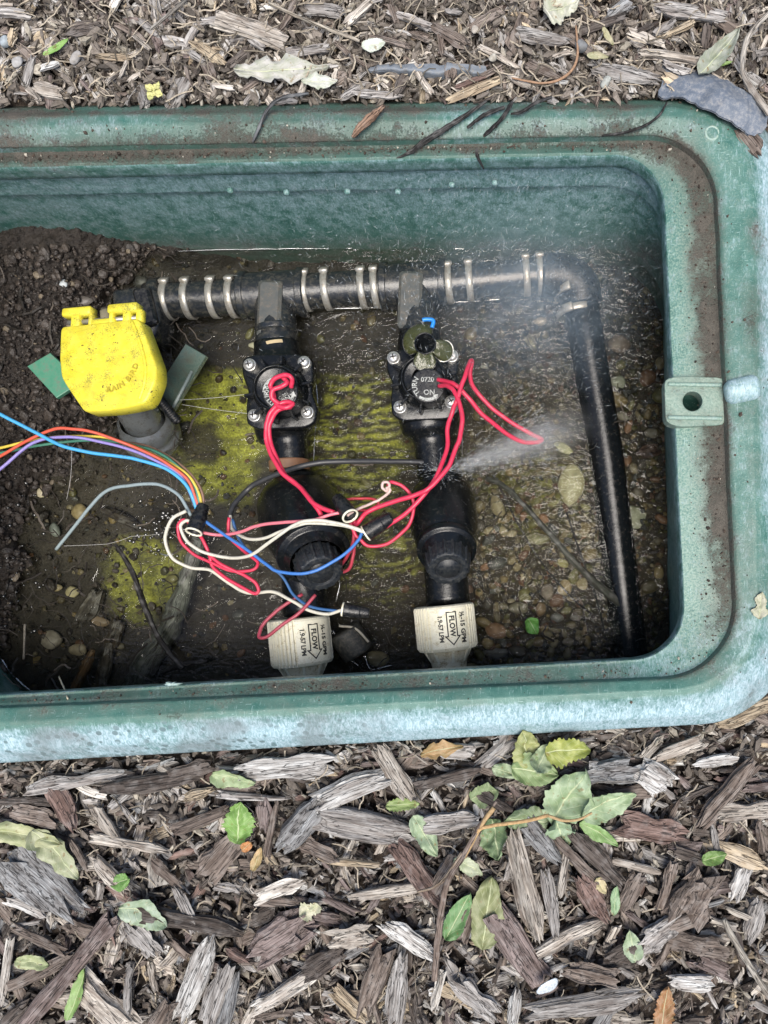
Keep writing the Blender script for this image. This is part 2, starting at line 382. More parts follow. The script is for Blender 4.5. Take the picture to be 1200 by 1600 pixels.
def mat_drop(name, a=.5):
    m = M(name); m.t.nodes.remove(m.b)
    tr = m.n('BsdfTransparent'); df = m.n('BsdfDiffuse'); df.inputs[0].default_value = (.85, .9, .92, 1); gl = m.n('BsdfGlossy'); gl.inputs['Roughness'].default_value = .15
    m1 = m.n('MixShader'); m1.inputs[0].default_value = .35; m.l(df.outputs[0], m1.inputs[1]); m.l(gl.outputs[0], m1.inputs[2])
    m2 = m.n('MixShader'); m2.inputs[0].default_value = a; m.l(tr.outputs[0], m2.inputs[1]); m.l(m1.outputs[0], m2.inputs[2]); m.l(m2.outputs[0], m.out.inputs[0]); return m.m
DROP = mat_drop('spray droplet water', .22)

# ------------------------------------------------------------------ the valve box
NA, NE = 22, 90
def qloop(top, right, bottom, left, r, d, grow=0.0):
    """rounded four-sided loop; top/bottom = (y at x=0, y at x=1000), right = (x at y=300, x at y=1000), left = (x at y=300, x at y=1000)"""
    def hl(t): return np.array([0., t[0]]), np.array([1000., t[1]])
    def vl(t): return np.array([t[0], 300.]), np.array([t[1], 1000.])
    def isec(a, b):
        (p, q), (s, t) = a, b; d1, d2 = q - p, t - s; u = np.cross(s - p, d2) / np.cross(d1, d2); return p + d1 * u
    if np.isscalar(r): r = (r,) * 4
    T, Rr, B, L = hl(top), vl(right), hl(bottom), vl(left)
    C = [isec(T, L), isec(T, Rr), isec(B, Rr), isec(B, L)]
    P = []
    for i in range(4):
        c, a, b = C[i], C[i - 1], C[(i + 1) % 4]; ua = (a - c) / np.linalg.norm(a - c); ub = (b - c) / np.linalg.norm(b - c); rr = r[i]
        p0, p1 = c + ua * rr, c + ub * rr; cen = c + (ua + ub) * rr
        arc = []
        for t in np.linspace(0, 1, NA):
            th = t * pi / 2; arc.append(cen - ub * rr * cos(th) - ua * rr * sin(th))
        P.append(np.array(arc))
    out = []
    for i in range(4):
        out.append(P[i]); a, b = P[i][-1], P[(i + 1) % 4][0]
        out.append(np.array([a + (b - a) * t for t in np.linspace(0, 1, NE + 2)[1:-1]]))
    P = np.concatenate(out)
    V = WA(P[:, 0], P[:, 1], d)
    if grow:
        tg = np.roll(V, -1, 0) - np.roll(V, 1, 0); nrm = np.stack([-tg[:, 1], tg[:, 0]], -1); nrm /= np.linalg.norm(nrm, axis=1)[:, None]
        V[:, :2] += nrm * grow * .001
    return V
NL = 4 * (NA + NE)
def grow(V, mm_, dz=0.0):
    V = V.copy(); tg = np.roll(V, -1, 0) - np.roll(V, 1, 0); nrm = np.stack([-tg[:, 1], tg[:, 0]], -1); nrm /= np.linalg.norm(nrm, axis=1)[:, None]
    V[:, :2] += nrm * mm_ * .001; V[:, 2] -= dz * .001; return V
L1 = qloop((166, 154), (1236, 1243), (1192, 1137), (-260, -260), (90, 150, 150, 90), 20)
L0 = grow(L1, 6, 70)
L15 = qloop((170, 158), (1216, 1226), (1172, 1122), (-245, -245), (85, 145, 145, 85), 8)
L2 = qloop((182, 170), (1180, 1196), (1142, 1091), (-225, -225), (80, 130, 135, 80), 1.2)
L25 = qloop((196, 182), (1166, 1185), (1130, 1080), (-205, -205), (75, 122, 128, 75), .4)
L3 = qloop((230, 211), (1121, 1153), (1107, 1063), (-170, -170), (70, 105, 118, 70), 3.5)
L35 = qloop((233, 214), (1118, 1150), (1105, 1061), (-167, -167), (70, 103, 116, 70), 5)
L4 = grow(qloop((235, 216), (1116, 1148), (1104, 1060), (-165, -165), (68, 102, 115, 68), 6), -.3, 1.6)
L45 = grow(L4, -1.2, .8)
L5 = qloop((262, 241), (1038, 1072), (1087, 1031), (-150, -150), (60, 78, 82, 60), 12.5)
L46 = grow(L5, 1.2, -.15)
L6 = grow(L5, -.5, 1.0)
L65 = grow(L5, -.3, 12)
L7 = grow(L5, .8, 13.2)
L75 = grow(L5, 2.2, 13.6)
L9 = qloop((389, 389), (1033, 1047), (1098, 1080), (-5, -5), (95, 95, 90, 95), 120)
def lerp(a, b, t): return a + (b - a) * t
L8a = lerp(L75, L9, .22); L8b = grow(L8a, .35, .8)
L10 = L9 + (L9 - L75) * .9
def interp(loops, k):
    out = []
    for a, b in zip(loops[:-1], loops[1:]):
        for t in range(k): out.append(lerp(a, b, t / k))
    out.append(loops[-1]); return out
def loop_mesh(loops):
    V = np.concatenate(loops); return V, quadgrid(len(loops), NL)[:, ::-1]
vbox = empty('valve_box', Wp(600, 700, 20), 'green plastic irrigation valve box, lid off, sunk in bark mulch and partly flooded', 'valve box')
def box_part(name, loops, fdirt_dark, fchalk_sheen, fspeck, fspots=None, k=6, disp=.00035):
    V, Q = loop_mesh(interp(loops, k)); px, py = to_px(V)
    V = V.copy(); n = fbm(V[:, 0] * 60, V[:, 1] * 60, 3, 3, V[:, 2] * 60)
    m2 = fbm(V[:, 0] * 500, V[:, 1] * 500, 9, 2, V[:, 2] * 500)
    V[:, 2] += n * disp * 1.5 + m2 * disp * .35; V[:, 0] += n * disp; V[:, 1] += m2 * disp * .6
    t = np.repeat(np.arange((len(loops) - 1) * k + 1) / k, NL)
    g = G().add(V, Q)
    ang = dict(px=px, py=py, t=t)
    sp = fspots(px, py, t) if fspots else np.zeros(len(px))
    return build(name, g, BOXM, vbox, smooth=True, attrs={'dirt': fdirt_dark(px, py, t), 'chalk_sheen': fchalk_sheen(px, py, t), 'speck': fspeck(px, py, t), 'spots': sp})  # 'dirt' also carries the inner wall's darkening towards the waterline
sm = lambda a, b, x: np.clip((x - a) / (b - a), 0, 1) ** 2 * (3 - 2 * np.clip((x - a) / (b - a), 0, 1))
north = lambda px, py: sm(520, 200, py) * sm(1120, 960, px)
south = lambda px, py: sm(900, 1060, py)
east = lambda px, py: sm(1000, 1080, px) * (1 - south(px, py) * .5)
# collar: outer skirt, crown and the slope down to the lid ledge
def cdirt(px, py, t):
    n = north(px, py); patch = fbm(px / 120, py / 60, 21, 3)
    bd = np.exp(-((t - 2.75) / .45) ** 2) * n
    d = n * (.44 + .40 * patch) + bd * (.28 + .35 * fbm(px / 90, py / 90, 5, 2)) + .30 * np.exp(-((t - 5) / .5) ** 2) * n
    d = d + .62 * sm(4.6, 5.2, t) * east(px, py) + .12 * east(px, py) + .22 * np.exp(-((t - 5) / .4) ** 2) * south(px, py)
    d = d + south(px, py) * (.12 + .28 * fbm(px / 70, py / 35, 27, 4)) + east(px, py) * (.08 + .25 * fbm(px / 35, py / 80, 28, 4))
    d = d + .22 * sm(3.2, 3.8, t) * (1 - sm(4.6, 5, t)) * south(px, py) * sm(700, 300, px)
    d = d + .35 * np.exp(-((px - 1178) / 16) ** 2) * east(px, py) * (.4 + fbm(px / 30, py / 60, 17, 3))
    return np.clip(d, 0, 1.2)
def cchalk_sheen(px, py, t):  # outer south and east faces: chalky wear and sky sheen painted pale
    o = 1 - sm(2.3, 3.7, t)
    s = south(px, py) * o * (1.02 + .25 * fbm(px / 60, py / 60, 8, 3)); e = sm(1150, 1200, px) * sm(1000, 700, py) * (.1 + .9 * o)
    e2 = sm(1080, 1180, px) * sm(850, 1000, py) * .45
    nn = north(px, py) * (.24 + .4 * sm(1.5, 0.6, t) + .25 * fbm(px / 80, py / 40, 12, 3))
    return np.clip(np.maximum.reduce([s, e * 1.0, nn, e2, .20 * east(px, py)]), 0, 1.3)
box_part('collar', [L0, L1, L15, L2, L25, L3, L35, L4], cdirt, cchalk_sheen, lambda px, py, t: .22 * east(px, py) + .1,
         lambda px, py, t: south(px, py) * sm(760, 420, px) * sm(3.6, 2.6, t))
def ldirt(px, py, t):
    n = north(px, py); d = n * (.40 + .35 * sm(620, 150, px) + .35 * sm(2.1, 1.0, t))
    e = east(px, py) * (1 - south(px, py)); d = d + e * (.95 * sm(1.95, 1.0, t) * (.85 + .6 * fbm(px / 40, py / 90, 4, 3)) + .12)
    d = d + sm(930, 1040, px) * sm(330, 200, py) * .3
    d = d + south(px, py) * (.55 + .2 * fbm(px / 60, py / 60, 6, 2) - .3 * sm(900, 1000, px))
    return np.clip(d, 0, 1.2) 
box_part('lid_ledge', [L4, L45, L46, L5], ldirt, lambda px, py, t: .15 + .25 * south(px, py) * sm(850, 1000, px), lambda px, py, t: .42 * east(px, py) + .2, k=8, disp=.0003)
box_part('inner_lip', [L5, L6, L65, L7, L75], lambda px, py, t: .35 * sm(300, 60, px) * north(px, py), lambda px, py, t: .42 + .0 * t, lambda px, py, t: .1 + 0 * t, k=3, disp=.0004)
def wdark(px, py, t):
    return np.clip(.08 + .52 * sm(345, 400, py) * sm(520, 420, py) + .1 * sm(260, 60, px), 0, 1)  # wall set darker towards the waterline and the west end
box_part('inner_wall', [L75, L8a, L8b, L9, L10], wdark, lambda px, py, t: .30 + .30 * sm(380, 270, py), lambda px, py, t: .22 + 0 * t, k=12, disp=.0008)
# torn flash on the inner lip, rivets and nubs
for nm, px, py, sx, sy, d in [('moulding_scar', 692, 252, 34, 12, 22), ('moulding_scar', 98, 268, 42, 9, 20), ('moulding_scar', 268, 1069, 26, 6, 13.5)]:
    g = G(); t = np.linspace(0, 2 * pi, 26)[:-1]; rr = 1 + .25 * RG.standard_normal(25)
    slab(g, WA(px + np.cos(t) * sx / 2 * rr, py + np.sin(t) * sy / 2 * rr, d - 1), .003, (0, -.6, 1) if py < 500 else (0, 0, 1), .0008)
    build(nm, g, BOXM, vbox, True, attrs={'dirt': np.full(g.n, .2), 'chalk_sheen': np.full(g.n, .8), 'speck': np.full(g.n, .7), 'spots': np.zeros(g.n)})
def bx_attr(g, dirt=.15, chalk_sheen=.3, speck=.5): return {'dirt': np.full(g.n, dirt), 'chalk_sheen': np.full(g.n, chalk_sheen), 'speck': np.full(g.n, speck), 'spots': np.zeros(g.n)}
for px, py in [(360, 300), (448, 303), (543, 302), (622, 302), (706, 291), (773, 288)]:
    g = G(); box(g, Wp(px, py, 37) + [0, .0008, 0], ml(9, 37), .003, ml(9, 37), bev=.0008); build('moulded_nub', g, BOXM, vbox, True, attrs=bx_attr(g, .1, .5, .4))
# bolt tab on the east ledge with its hole
def ring_plate(name, outer, cx, cy, r, d, th, attrs, parent, mat=BOXM):
    n = 48; a = np.arange(n) / n * 2 * pi; P = np.asarray(outer, float); c = np.array([cx, cy]); O = []
    for t in a:
        dv = np.array([cos(t), sin(t)]); best = 1e9
        for i in range(len(P)):
            p, q = P[i] - c, P[(i + 1) % len(P)] - c; e = q - p; den = dv[0] * e[1] - dv[1] * e[0]
            if abs(den) < 1e-9: continue
            s_ = (p[0] * e[1] - p[1] * e[0]) / den; u = (p[0] * dv[1] - p[1] * dv[0]) / den
            if s_ > 0 and -1e-6 <= u <= 1 + 1e-6: best = min(best, s_)
        O.append(c + dv * best)
    O = np.array(O); I = c + np.stack([np.cos(a), np.sin(a)], -1) * r
    top = lambda X, dd: WA(X[:, 0], X[:, 1], dd)
    o_t = top(O, d); o_in = top(c + (O - c) * .975, d - .3); i_t = top(I, d - .1); down = np.array([0, 0, -th])
    mid = lerp(o_in, i_t, .5); i_o = top(c + (I - c) * 1.08, d - .3)
    loops = [o_t + down, o_t, o_in, mid, i_o, i_t, i_t + down]
    g = G().add(np.concatenate(loops), quadgrid(len(loops), n)); return build(name, g, mat, parent, smooth=False, attrs=attrs(g))
tabo = rounded([(1038, 592), (1062, 588), (1131, 590), (1133, 664), (1060, 667), (1040, 660)], 9, 5)
import bmesh
led = bpy.data.objects['lid_ledge']; bm = bmesh.new(); bm.from_mesh(led.data); hc = Vector(Wp(1082, 627, 13) - ORI['lid_ledge'])
bmesh.ops.delete(bm, geom=[f for f in bm.faces if (f.calc_center_median() - hc).xy.length < ml(22, 13)], context='FACES'); bm.to_mesh(led.data); bm.free()
tab = ring_plate('bolt_tab', tabo, 1082, 627, 15.5, 7.2, .008, lambda g: bx_attr(g, .38, .12, .85), vbox)
for y0 in (601, 653):
    g = G(); box(g, Wp(1086, y0, 6.6), ml(84, 11), ml(6, 11), .0022, ang=-.02, bev=.0007); build('tab_rib', g, BOXM, tab, True, attrs=bx_attr(g, .15, .3, .8))
g = G(); lathe(g, Wp(1082, 627, 12) * [1, 1, 0] + [0, 0, -.055], (0, 0, 1), [(0, 0), (0, ml(19, 12)), (.0465, ml(19, 12))], 32); build('bolt_well', g, BOXM, tab, True, attrs=bx_attr(g, .0, .0, .0))
# lid boss on the east collar and the moulded socket near the corner
g = G(); A = Wp(1142, 612, 1); B = Wp(1182, 603, -1.5); lathe(g, A - [.0, 0, .002], B - A, lp([(-.003, .0), (-.0028, .0045), (0, .0068), (.012, .0070), (.0152, .0058), (.0160, 0)], .0015), 28)
build('lid_boss', g, BOXM, vbox, True, attrs=bx_attr(g, .0, 1.15, .5))
g = G(); lathe(g, Wp(1112, 209, 1.5), (0, 0, 1), lp([(-.003, 0), (-.003, .0022), (.0002, .0026), (.0012, .0030), (.0012, .0040), (-.0016, .0050)], .0004), 28)
build('screw_socket', g, BOXM, vbox, True, attrs=bx_attr(g, .1, .5, .9))

# ------------------------------------------------------------------ ground round the box
def hg(px, py):  # mulch level, mm below the rim
    return 7 + 20 * sm(700, 1130, np.asarray(py, float)) + 4 * sm(1100, 1200, np.asarray(px, float)) * sm(400, 800, np.asarray(py, float))
gl_ = [grow(L1, -4, 0)]
for off in (0, 6, 14, 24, 36, 50, 68, 90, 115, 145, 180, 220, 260, 400, 900, 3000, 12000):
    V = grow(L1, 0); c = V.mean(0); dirv = V - c; dirv[:, 2] = 0; dirv /= np.linalg.norm(dirv, axis=1)[:, None]
    V = V + dirv * off * .001; gl_.append(V)
for i, V in enumerate(gl_):
    px, py = to_px(V); V[:, 2] = -.001 * hg(px, py) - .012 + .003 * fbm(V[:, 0] * 40, V[:, 1] * 40, 31, 4)
g = G().add(np.concatenate(gl_), quadgrid(len(gl_), NL)); build('ground', g, SOIL, smooth=True, kind='structure')

# ------------------------------------------------------------------ floor of the box: soil bank, gravel bed, painted foliage reflections
def shore(py): return np.interp(py, [360, 400, 470, 560, 650, 700, 760, 800, 900, 1000, 1080, 1200], [235, 225, 165, 195, 175, 115, 52, 38, 30, 4, -10, -14])
def floor_d(px, py):
    px = np.asarray(px, float); py = np.asarray(py, float)
    s = px - shore(py) + 22 * fbm(px / 40, py / 40, 41, 3)
    d = 120 + np.where(s < 0, 34 * np.tanh(s / 110), 26 * np.tanh(s / 120))
    d = d - 16 * np.exp(-((px - 262) / 42) ** 2 - ((py - 822) / 26) ** 2) - 9 * np.exp(-((px - 130) / 50) ** 2 - ((py - 745) / 22) ** 2)
    d = d - 16 * sm(940, 1040, px) * sm(600, 800, py) - 14 * sm(430, 380, py) * (1 - sm(300, 150, px))
    return d - 2.2 * fbm(px / 16, py / 16, 42, 4) 
xs = np.arange(-90, 1120, 3.2); ys = np.arange(350, 1130, 3.2); PX, PY = np.meshgrid(xs, ys)
D = floor_d(PX, PY); dry = sm(123, 114, D)
D = D - dry * (3.2 * np.abs(fbm(PX / 7, PY / 7, 43, 3)) * 1.8 + 1.2 * fbm(PX / 26, PY / 26, 44, 3))
V = WA(PX, PY, D).reshape(-1, 3)
def blob(px, py, cx, cy, rx, ry, seed): return sm(1.25, .7, np.sqrt(((px - cx) / rx) ** 2 + ((py - cy) / ry) ** 2) + .35 * fbm(px / 30, py / 30, seed, 3))
foliage_refl = np.maximum.reduce([blob(PX, PY, 345, 650, 85, 120, 51) * sm(572, 592, PY + 8 * fbm(PX / 30, PY / 30, 2)), blob(PX, PY, 556, 680, 80, 140, 52) * sm(578, 596, PY), blob(PX, PY, 225, 905, 62, 60, 53) * .75, blob(PX, PY, 590, 860, 75, 80, 54) * .6, blob(PX, PY, 830, 760, 90, 80, 55) * .3])  # foliage mirrored in the rippled water, painted into the bed colour
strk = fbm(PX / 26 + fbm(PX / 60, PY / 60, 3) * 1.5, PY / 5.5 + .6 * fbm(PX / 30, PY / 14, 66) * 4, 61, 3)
foliage_refl = foliage_refl * np.clip(.85 + np.where(PX > 480, 2.2, .6) * strk * 1.3, 0, 1)
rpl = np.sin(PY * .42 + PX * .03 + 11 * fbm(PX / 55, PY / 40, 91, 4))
foliage_refl = foliage_refl * np.where(PX > 470, np.clip(.66 + .75 * rpl, .10, 1), 1)
foliage_refl = foliage_refl * (1 - .9 * blob(PX, PY, 312, 690, 36, 36, 57))
c_soil = np.array([.045, .035, .028]); c_silt = np.array([.060, .050, .038]); c_grav = np.array([.065, .050, .030]); c_foliage_refl = np.array([.52, .54, .08])
m1 = sm(560, 760, PX)[..., None]; base = c_silt * (1 - m1) + c_grav * m1; base = base * (1 - dry[..., None]) + c_soil * dry[..., None]
base = base * (1 + .35 * fbm(PX / 50, PY / 50, 77, 3))[..., None]
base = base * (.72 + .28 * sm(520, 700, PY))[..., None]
colr = base * (1 - foliage_refl[..., None]) + c_foliage_refl * (.8 + .5 * fbm(PX / 12, PY / 12, 78, 3))[..., None] * foliage_refl[..., None]
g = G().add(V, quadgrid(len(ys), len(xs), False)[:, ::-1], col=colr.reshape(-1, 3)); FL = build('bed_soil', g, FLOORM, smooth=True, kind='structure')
# water sheet
WD = 120.0
xs = np.arange(-60, 1110, 9.); ys = np.arange(372, 1120, 9.); PX, PY = np.meshgrid(xs, ys)
rp = .35 + 1.5 * sm(440, 560, PX) * sm(1000, 700, PX) * sm(520, 600, PY) + .3 * sm(700, 900, PX)
V = WA(PX, PY, np.full(PX.shape, WD)).reshape(-1, 3)
V[:, 2] += .0002 * fbm(V[:, 0] * 90, V[:, 1] * 90, 81, 2)
g = G().add(V, quadgrid(len(ys), len(xs), False)[:, ::-1]); build('water', g, WATER, smooth=True, kind='structure', attrs={'ripple': rp.ravel()})

# crumbs of wet soil, small gravel (stuff), pebbles (things)
def lump(rng, sq=.7, n=(6, 8), rough=.18):
    m, k = n; th = np.linspace(0, pi, m); a = np.arange(k) / k * 2 * pi; V = []
    for i, t in enumerate(th):
        r = np.full(k, sin(t)); V.append(np.stack([r * np.cos(a + .3 * (i % 2)), r * np.sin(a + .3 * (i % 2)), np.full(k, cos(t))], -1))
    V = np.concatenate(V); nz = fbm(V[:, 0] * 1.2 + rng.uniform(0, 99), V[:, 1] * 1.2, 5, 2, V[:, 2] * 1.2 + rng.uniform(0, 99))
    V = V * (1 + rough * 2.2 * nz)[:, None] * np.array([1, rng.uniform(.6, .95), sq * rng.uniform(.7, 1.1)]); return V, quadgrid(m, k)[:, ::-1]
LQ4 = [lump(RG, .8, (4, 5), .3) for _ in range(10)]; LQ6 = [lump(RG, .65, (7, 10), .12) for _ in range(14)]; LQ9 = [lump(RG, .62, (12, 18), .11) for _ in range(10)]
def on_floor(px, py): return float(floor_d(px, py))
g = G(); rng = np.random.default_rng(11); cnt = 0
while cnt < 5200:
    px, py = rng.uniform(-60, 560), rng.uniform(385, 1095); d = on_floor(px, py)
    if px > 260 and rng.random() < .75: continue
    if d > 124 and rng.random() < .7: continue
    if d > 122 and rng.random() < .6: continue
    V, Q = LQ4[rng.integers(10)]; r = ml(rng.gamma(1.3, 1.35) + .7, d); r = min(r, .005)
    if r > .0017: V, Q = LQ6[rng.integers(14)]; V = V * (1 + .25 * fbm(V[:, 0] * 2.3 + r * 9e3, V[:, 1] * 2.3, 3, 2, V[:, 2] * 2.3))[:, None]
    v = rng.uniform(.5, 1.5); c = np.array([.042, .033, .027]) * v
    if rng.random() < .04: c = np.array([.17, .14, .10])
    g.add(rot(V * r, rng.uniform(0, 6.3), rng.uniform(-.6, .6), rng.uniform(-.6, .6)) + Wp(px, py, d - 1.2 - (1.8 if d < 121 else 0)), Q, col=c); cnt += 1
build('soil_crumbs', g, CRUMB, kind='stuff', label='dark wet crumbs of earth washed over the bank inside the box', origin=Wp(100, 600, 120))
pcol = [(.16, .13, .07), (.25, .19, .09), (.10, .085, .065), (.19, .105, .06), (.085, .085, .078), (.27, .23, .14), (.14, .13, .05)]
g = G(); cnt = 0
while cnt < 4200:
    px, py = rng.uniform(40, 1045), rng.uniform(400, 1085); d = on_floor(px, py)
    wgt = .10 + .90 * sm(640, 800, px)
    if d < 122 or rng.random() > wgt: continue
    V, Q = LQ4[rng.integers(10)] if rng.random() < .6 else LQ6[rng.integers(14)]; r = ml(rng.gamma(3, 1.1) + 1.2, d); r = min(r, .0036)
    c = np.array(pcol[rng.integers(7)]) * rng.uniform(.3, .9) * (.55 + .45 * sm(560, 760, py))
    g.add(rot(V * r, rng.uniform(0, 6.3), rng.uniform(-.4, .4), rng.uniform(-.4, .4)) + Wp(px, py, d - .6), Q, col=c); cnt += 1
build('gravel', g, STONE, kind='stuff', label='fine brown gravel and silt covering the flooded floor of the box', origin=Wp(800, 800, 150))
peb = [ # px, py, long, short radius, angle, colour, label
 (892, 757, 30, 19, 95, (.30, .28, .17), 'largest oval olive-tan pebble, beside the black pipe under the water'),
 (990, 808, 27, 20, 10, (.30, .31, .22), 'pale grey-green flat stone between the black pipe and the east wall'),
 (840, 435, 14, 10, 0, (.22, .21, .17), 'small grey pebble just south of the two eastern clamps of the manifold'),
 (845, 502, 11, 10, 0, (.34, .28, .21), 'round buff pebble on silt below the pipe elbow'),
 (965, 598, 14, 11, 0, (.36, .38, .30), 'pale round stone right of the black pipe, level with the bolt tab'),
 (968, 538, 17, 13, 0, (.20, .15, .11), 'dull brown stone deep beside the upper black pipe'),
 (975, 650, 12, 8, 20, (.27, .25, .20), 'grey-tan pebble near the east wall below the bolt tab'),
 (1018, 677, 12, 9, 0, (.22, .20, .16), 'flat dull pebble against the east wall under the tab'),
 (880, 700, 16, 10, 30, (.30, .29, .15), 'yellowish pebble just above the largest oval pebble'),
 (840, 842, 17, 12, 0, (.20, .19, .10), 'broad olive pebble below the dark twig end'),
 (910, 912, 10, 10, 0, (.36, .30, .17), 'round buff pebble by the curved twig over the gravel'),
 (855, 925, 11, 14, 0, (.24, .20, .16), 'rounded tan pebble with a wet shine mid gravel'),
 (880, 880, 9, 7, 40, (.28, .26, .10), 'small yellow-green pebble in the gravel'),
 (775, 985, 17, 14, 30, (.33, .20, .12), 'reddish brown angular pebble beside the white fitting'),
 (762, 1005, 9, 12, 0, (.36, .28, .14), 'orange-tan pebble touching the eastern white fitting'),
 (775, 1020, 20, 12, 0, (.22, .21, .19), 'grey oval pebble against the south lip near the fitting'),
 (590, 1029, 17, 17, 0, (.36, .31, .20), 'smooth round tan pebble between the two white fittings'),
 (888, 1003, 9, 9, 0, (.25, .22, .17), 'small round pebble near the south lip by the green leaf'),
 (870, 965, 10, 9, 0, (.19, .19, .17), 'dark grey pebble right of the green leaf'),
 (845, 952, 8, 15, 20, (.28, .20, .12), 'long brown pebble leaning near the green leaf'),
 (810, 950, 17, 10, 0, (.22, .20, .14), 'flat olive-brown pebble above the green leaf'),
 (900, 965, 9, 7, 0, (.2, .18, .15), 'small dull pebble between the green leaf and the black pipe'),
 (66, 770, 9, 8, 0, (.42, .38, .26), 'cream round pebble at the water edge by the purple wire'),
 (113, 925, 10, 12, 0, (.45, .40, .24), 'cream pebble under shallow water below the soil bank'),
 (88, 918, 9, 8, 0, (.36, .30, .18), 'tan pebble left of the cream one in the shallows'),
 (125, 800, 12, 12, 0, (.30, .24, .13), 'ochre pebble under the grey-blue wire'),
 (86, 828, 8, 12, -20, (.20, .22, .20), 'bluish grey pebble in the dark pool by the bank'),
 (80, 1000, 15, 14, 0, (.30, .27, .22), 'milky grey stone in the shallows near the south-west corner'),
 (122, 1015, 15, 10, 0, (.26, .22, .15), 'buff stone under water near the slanted bark sliver'),
 (155, 970, 18, 12, 20, (.24, .18, .12), 'brown stone by the grey pipe offcut'),
 (97, 443, 9, 7, 0, (.55, .60, .62), 'small bluish white stone on the soil bank, top left'),
 (128, 470, 16, 11, 0, (.16, .145, .13), 'grey soil-coated stone above the yellow cap'),
 (397, 540, 8, 8, 0, (.62, .60, .46), 'cream white nugget beside the first tee branch'),
 (258, 705, 13, 9, 0, (.30, .27, .2), 'tan stone at the foot of the clear riser pipe')]
prng = np.random.default_rng(5)
def pebble(px, py, a, b, ang, c, lab, grp=None, sink=.15):
    d = on_floor(px, py) - b * .35 * .35 * 1.3
    V, Q = LQ9[prng.integers(10)]; V = V * np.array([ml(a, d), ml(b, d) * 1.1, min(ml(b, d), .006)]); 
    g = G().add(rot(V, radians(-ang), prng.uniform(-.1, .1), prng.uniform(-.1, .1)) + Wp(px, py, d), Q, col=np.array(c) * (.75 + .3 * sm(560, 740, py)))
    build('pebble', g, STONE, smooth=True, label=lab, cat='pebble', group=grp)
for q in peb: pebble(*q, grp='pebbles lying on the bed of the box')
lmk = [('just east of the eastern filter', 770, 830), ('left of the black pipe', 870, 830), ('in the gravel above the green leaf', 830, 900), ('near the south lip of the box', 850, 1015), ('between the black pipe and the east wall', 1000, 900), ('below the red wire loop', 800, 730),
       ('beside the elbow of the manifold', 860, 560), ('right of the black pipe near the elbow', 980, 520), ('between the two filters', 600, 930), ('under the shallows by the soil bank', 110, 860), ('near the grey pipe offcut', 250, 1000), ('between the two valves', 550, 540), ('below the manifold pipe left of the first valve', 320, 540)]
sizes = ['small', 'rounded', 'flat', 'knobbly', 'oval', 'squat', 'smooth', 'angular']; cnames = ['olive-brown', 'tan', 'dark grey-brown', 'reddish brown', 'slate grey', 'cream-grey', 'mossy']
used = set(); placed = [(p[0], p[1], max(p[2], p[3])) for p in peb]; cnt = 0; tries = 0
while cnt < 190 and tries < 12000:
    tries += 1
    px, py = (prng.uniform(740, 925), prng.uniform(780, 1030)) if prng.random() < .6 else ((prng.uniform(60, 1035), prng.uniform(430, 1060)) if prng.random() < .5 else (prng.uniform(950, 1035), prng.uniform(560, 940)))
    if on_floor(px, py) < 123: continue
    a = 5.5 + prng.gamma(2, 2.2); b = a * prng.uniform(.65, .95)
    if any((px - q[0]) ** 2 + (py - q[1]) ** 2 < (.68 * (a + q[2])) ** 2 for q in placed): continue
    if 395 < px < 500 and 540 < py < 960 or 620 < px < 745 and 540 < py < 940: continue
    placed.append((px, py, a)); k = prng.integers(7); L = min(lmk, key=lambda l: (l[1] - px) ** 2 + (l[2] - py) ** 2)[0]
    for t in range(60):
        if t > 7: k = (k + 1) % 7
        lab = '%s %s pebble %s' % (sizes[(prng.integers(8) + t) % 8], cnames[k], L)
        if lab not in used: break
    used.add(lab); pebble(px, py, a, b, prng.uniform(0, 180), np.array(pcol[k]) * prng.uniform(.6, 1.25), lab, 'pebbles lying on the bed of the box'); cnt += 1
#PART3

# ------------------------------------------------------------------ manifold
def path(pts, n=8):
    """pts: (px, py, depth mm) -> smooth world path"""
    return crs(np.array([Wp(*p) for p in pts]), n)
man = empty('pipe_manifold', Wp(540, 460, 125), 'dark clamped pipe manifold running east along the north side with two tees', 'pipe manifold')
PD = 113
def pipe(name, pts, rpx, mat, parent=man, n=24, **k):
    g = G(); P = path(pts); d = np.mean([p[2] for p in pts]); tube(g, P, ml(rpx, d), n); return build(name, g, mat, parent, True, **k)
pipe('pipe', [(232, 471, PD), (320, 467, PD), (400, 462, PD)], 27, SILT)
pipe('pipe', [(455, 458, PD), (540, 452, PD), (610, 450, PD)], 27, SILT)
pipe('pipe', [(680, 446, PD), (760, 438, PD), (868, 428, PD + 1)], 27, SILT)
pipe('collar_sleeve', [(243, 470, PD), (256, 469.5, PD)], 34, SILT)
# elbow west: hexagonal dark fitting with a vertical hub under the yellow cap
g = G(); slab(g, WA(*np.array(rounded([(172, 452), (215, 445), (246, 452), (250, 500), (240, 530), (205, 528), (178, 505)], 8)).T, 98), .03, bev=.003); build('west_elbow'.replace('west_', ''), g, SILT, man, True)
g = G(); box(g, Wp(228, 480, 95), ml(26, 95), ml(60, 95), .006, ang=.25, bev=.0015); build('elbow_rib', g, BLACKM, man)
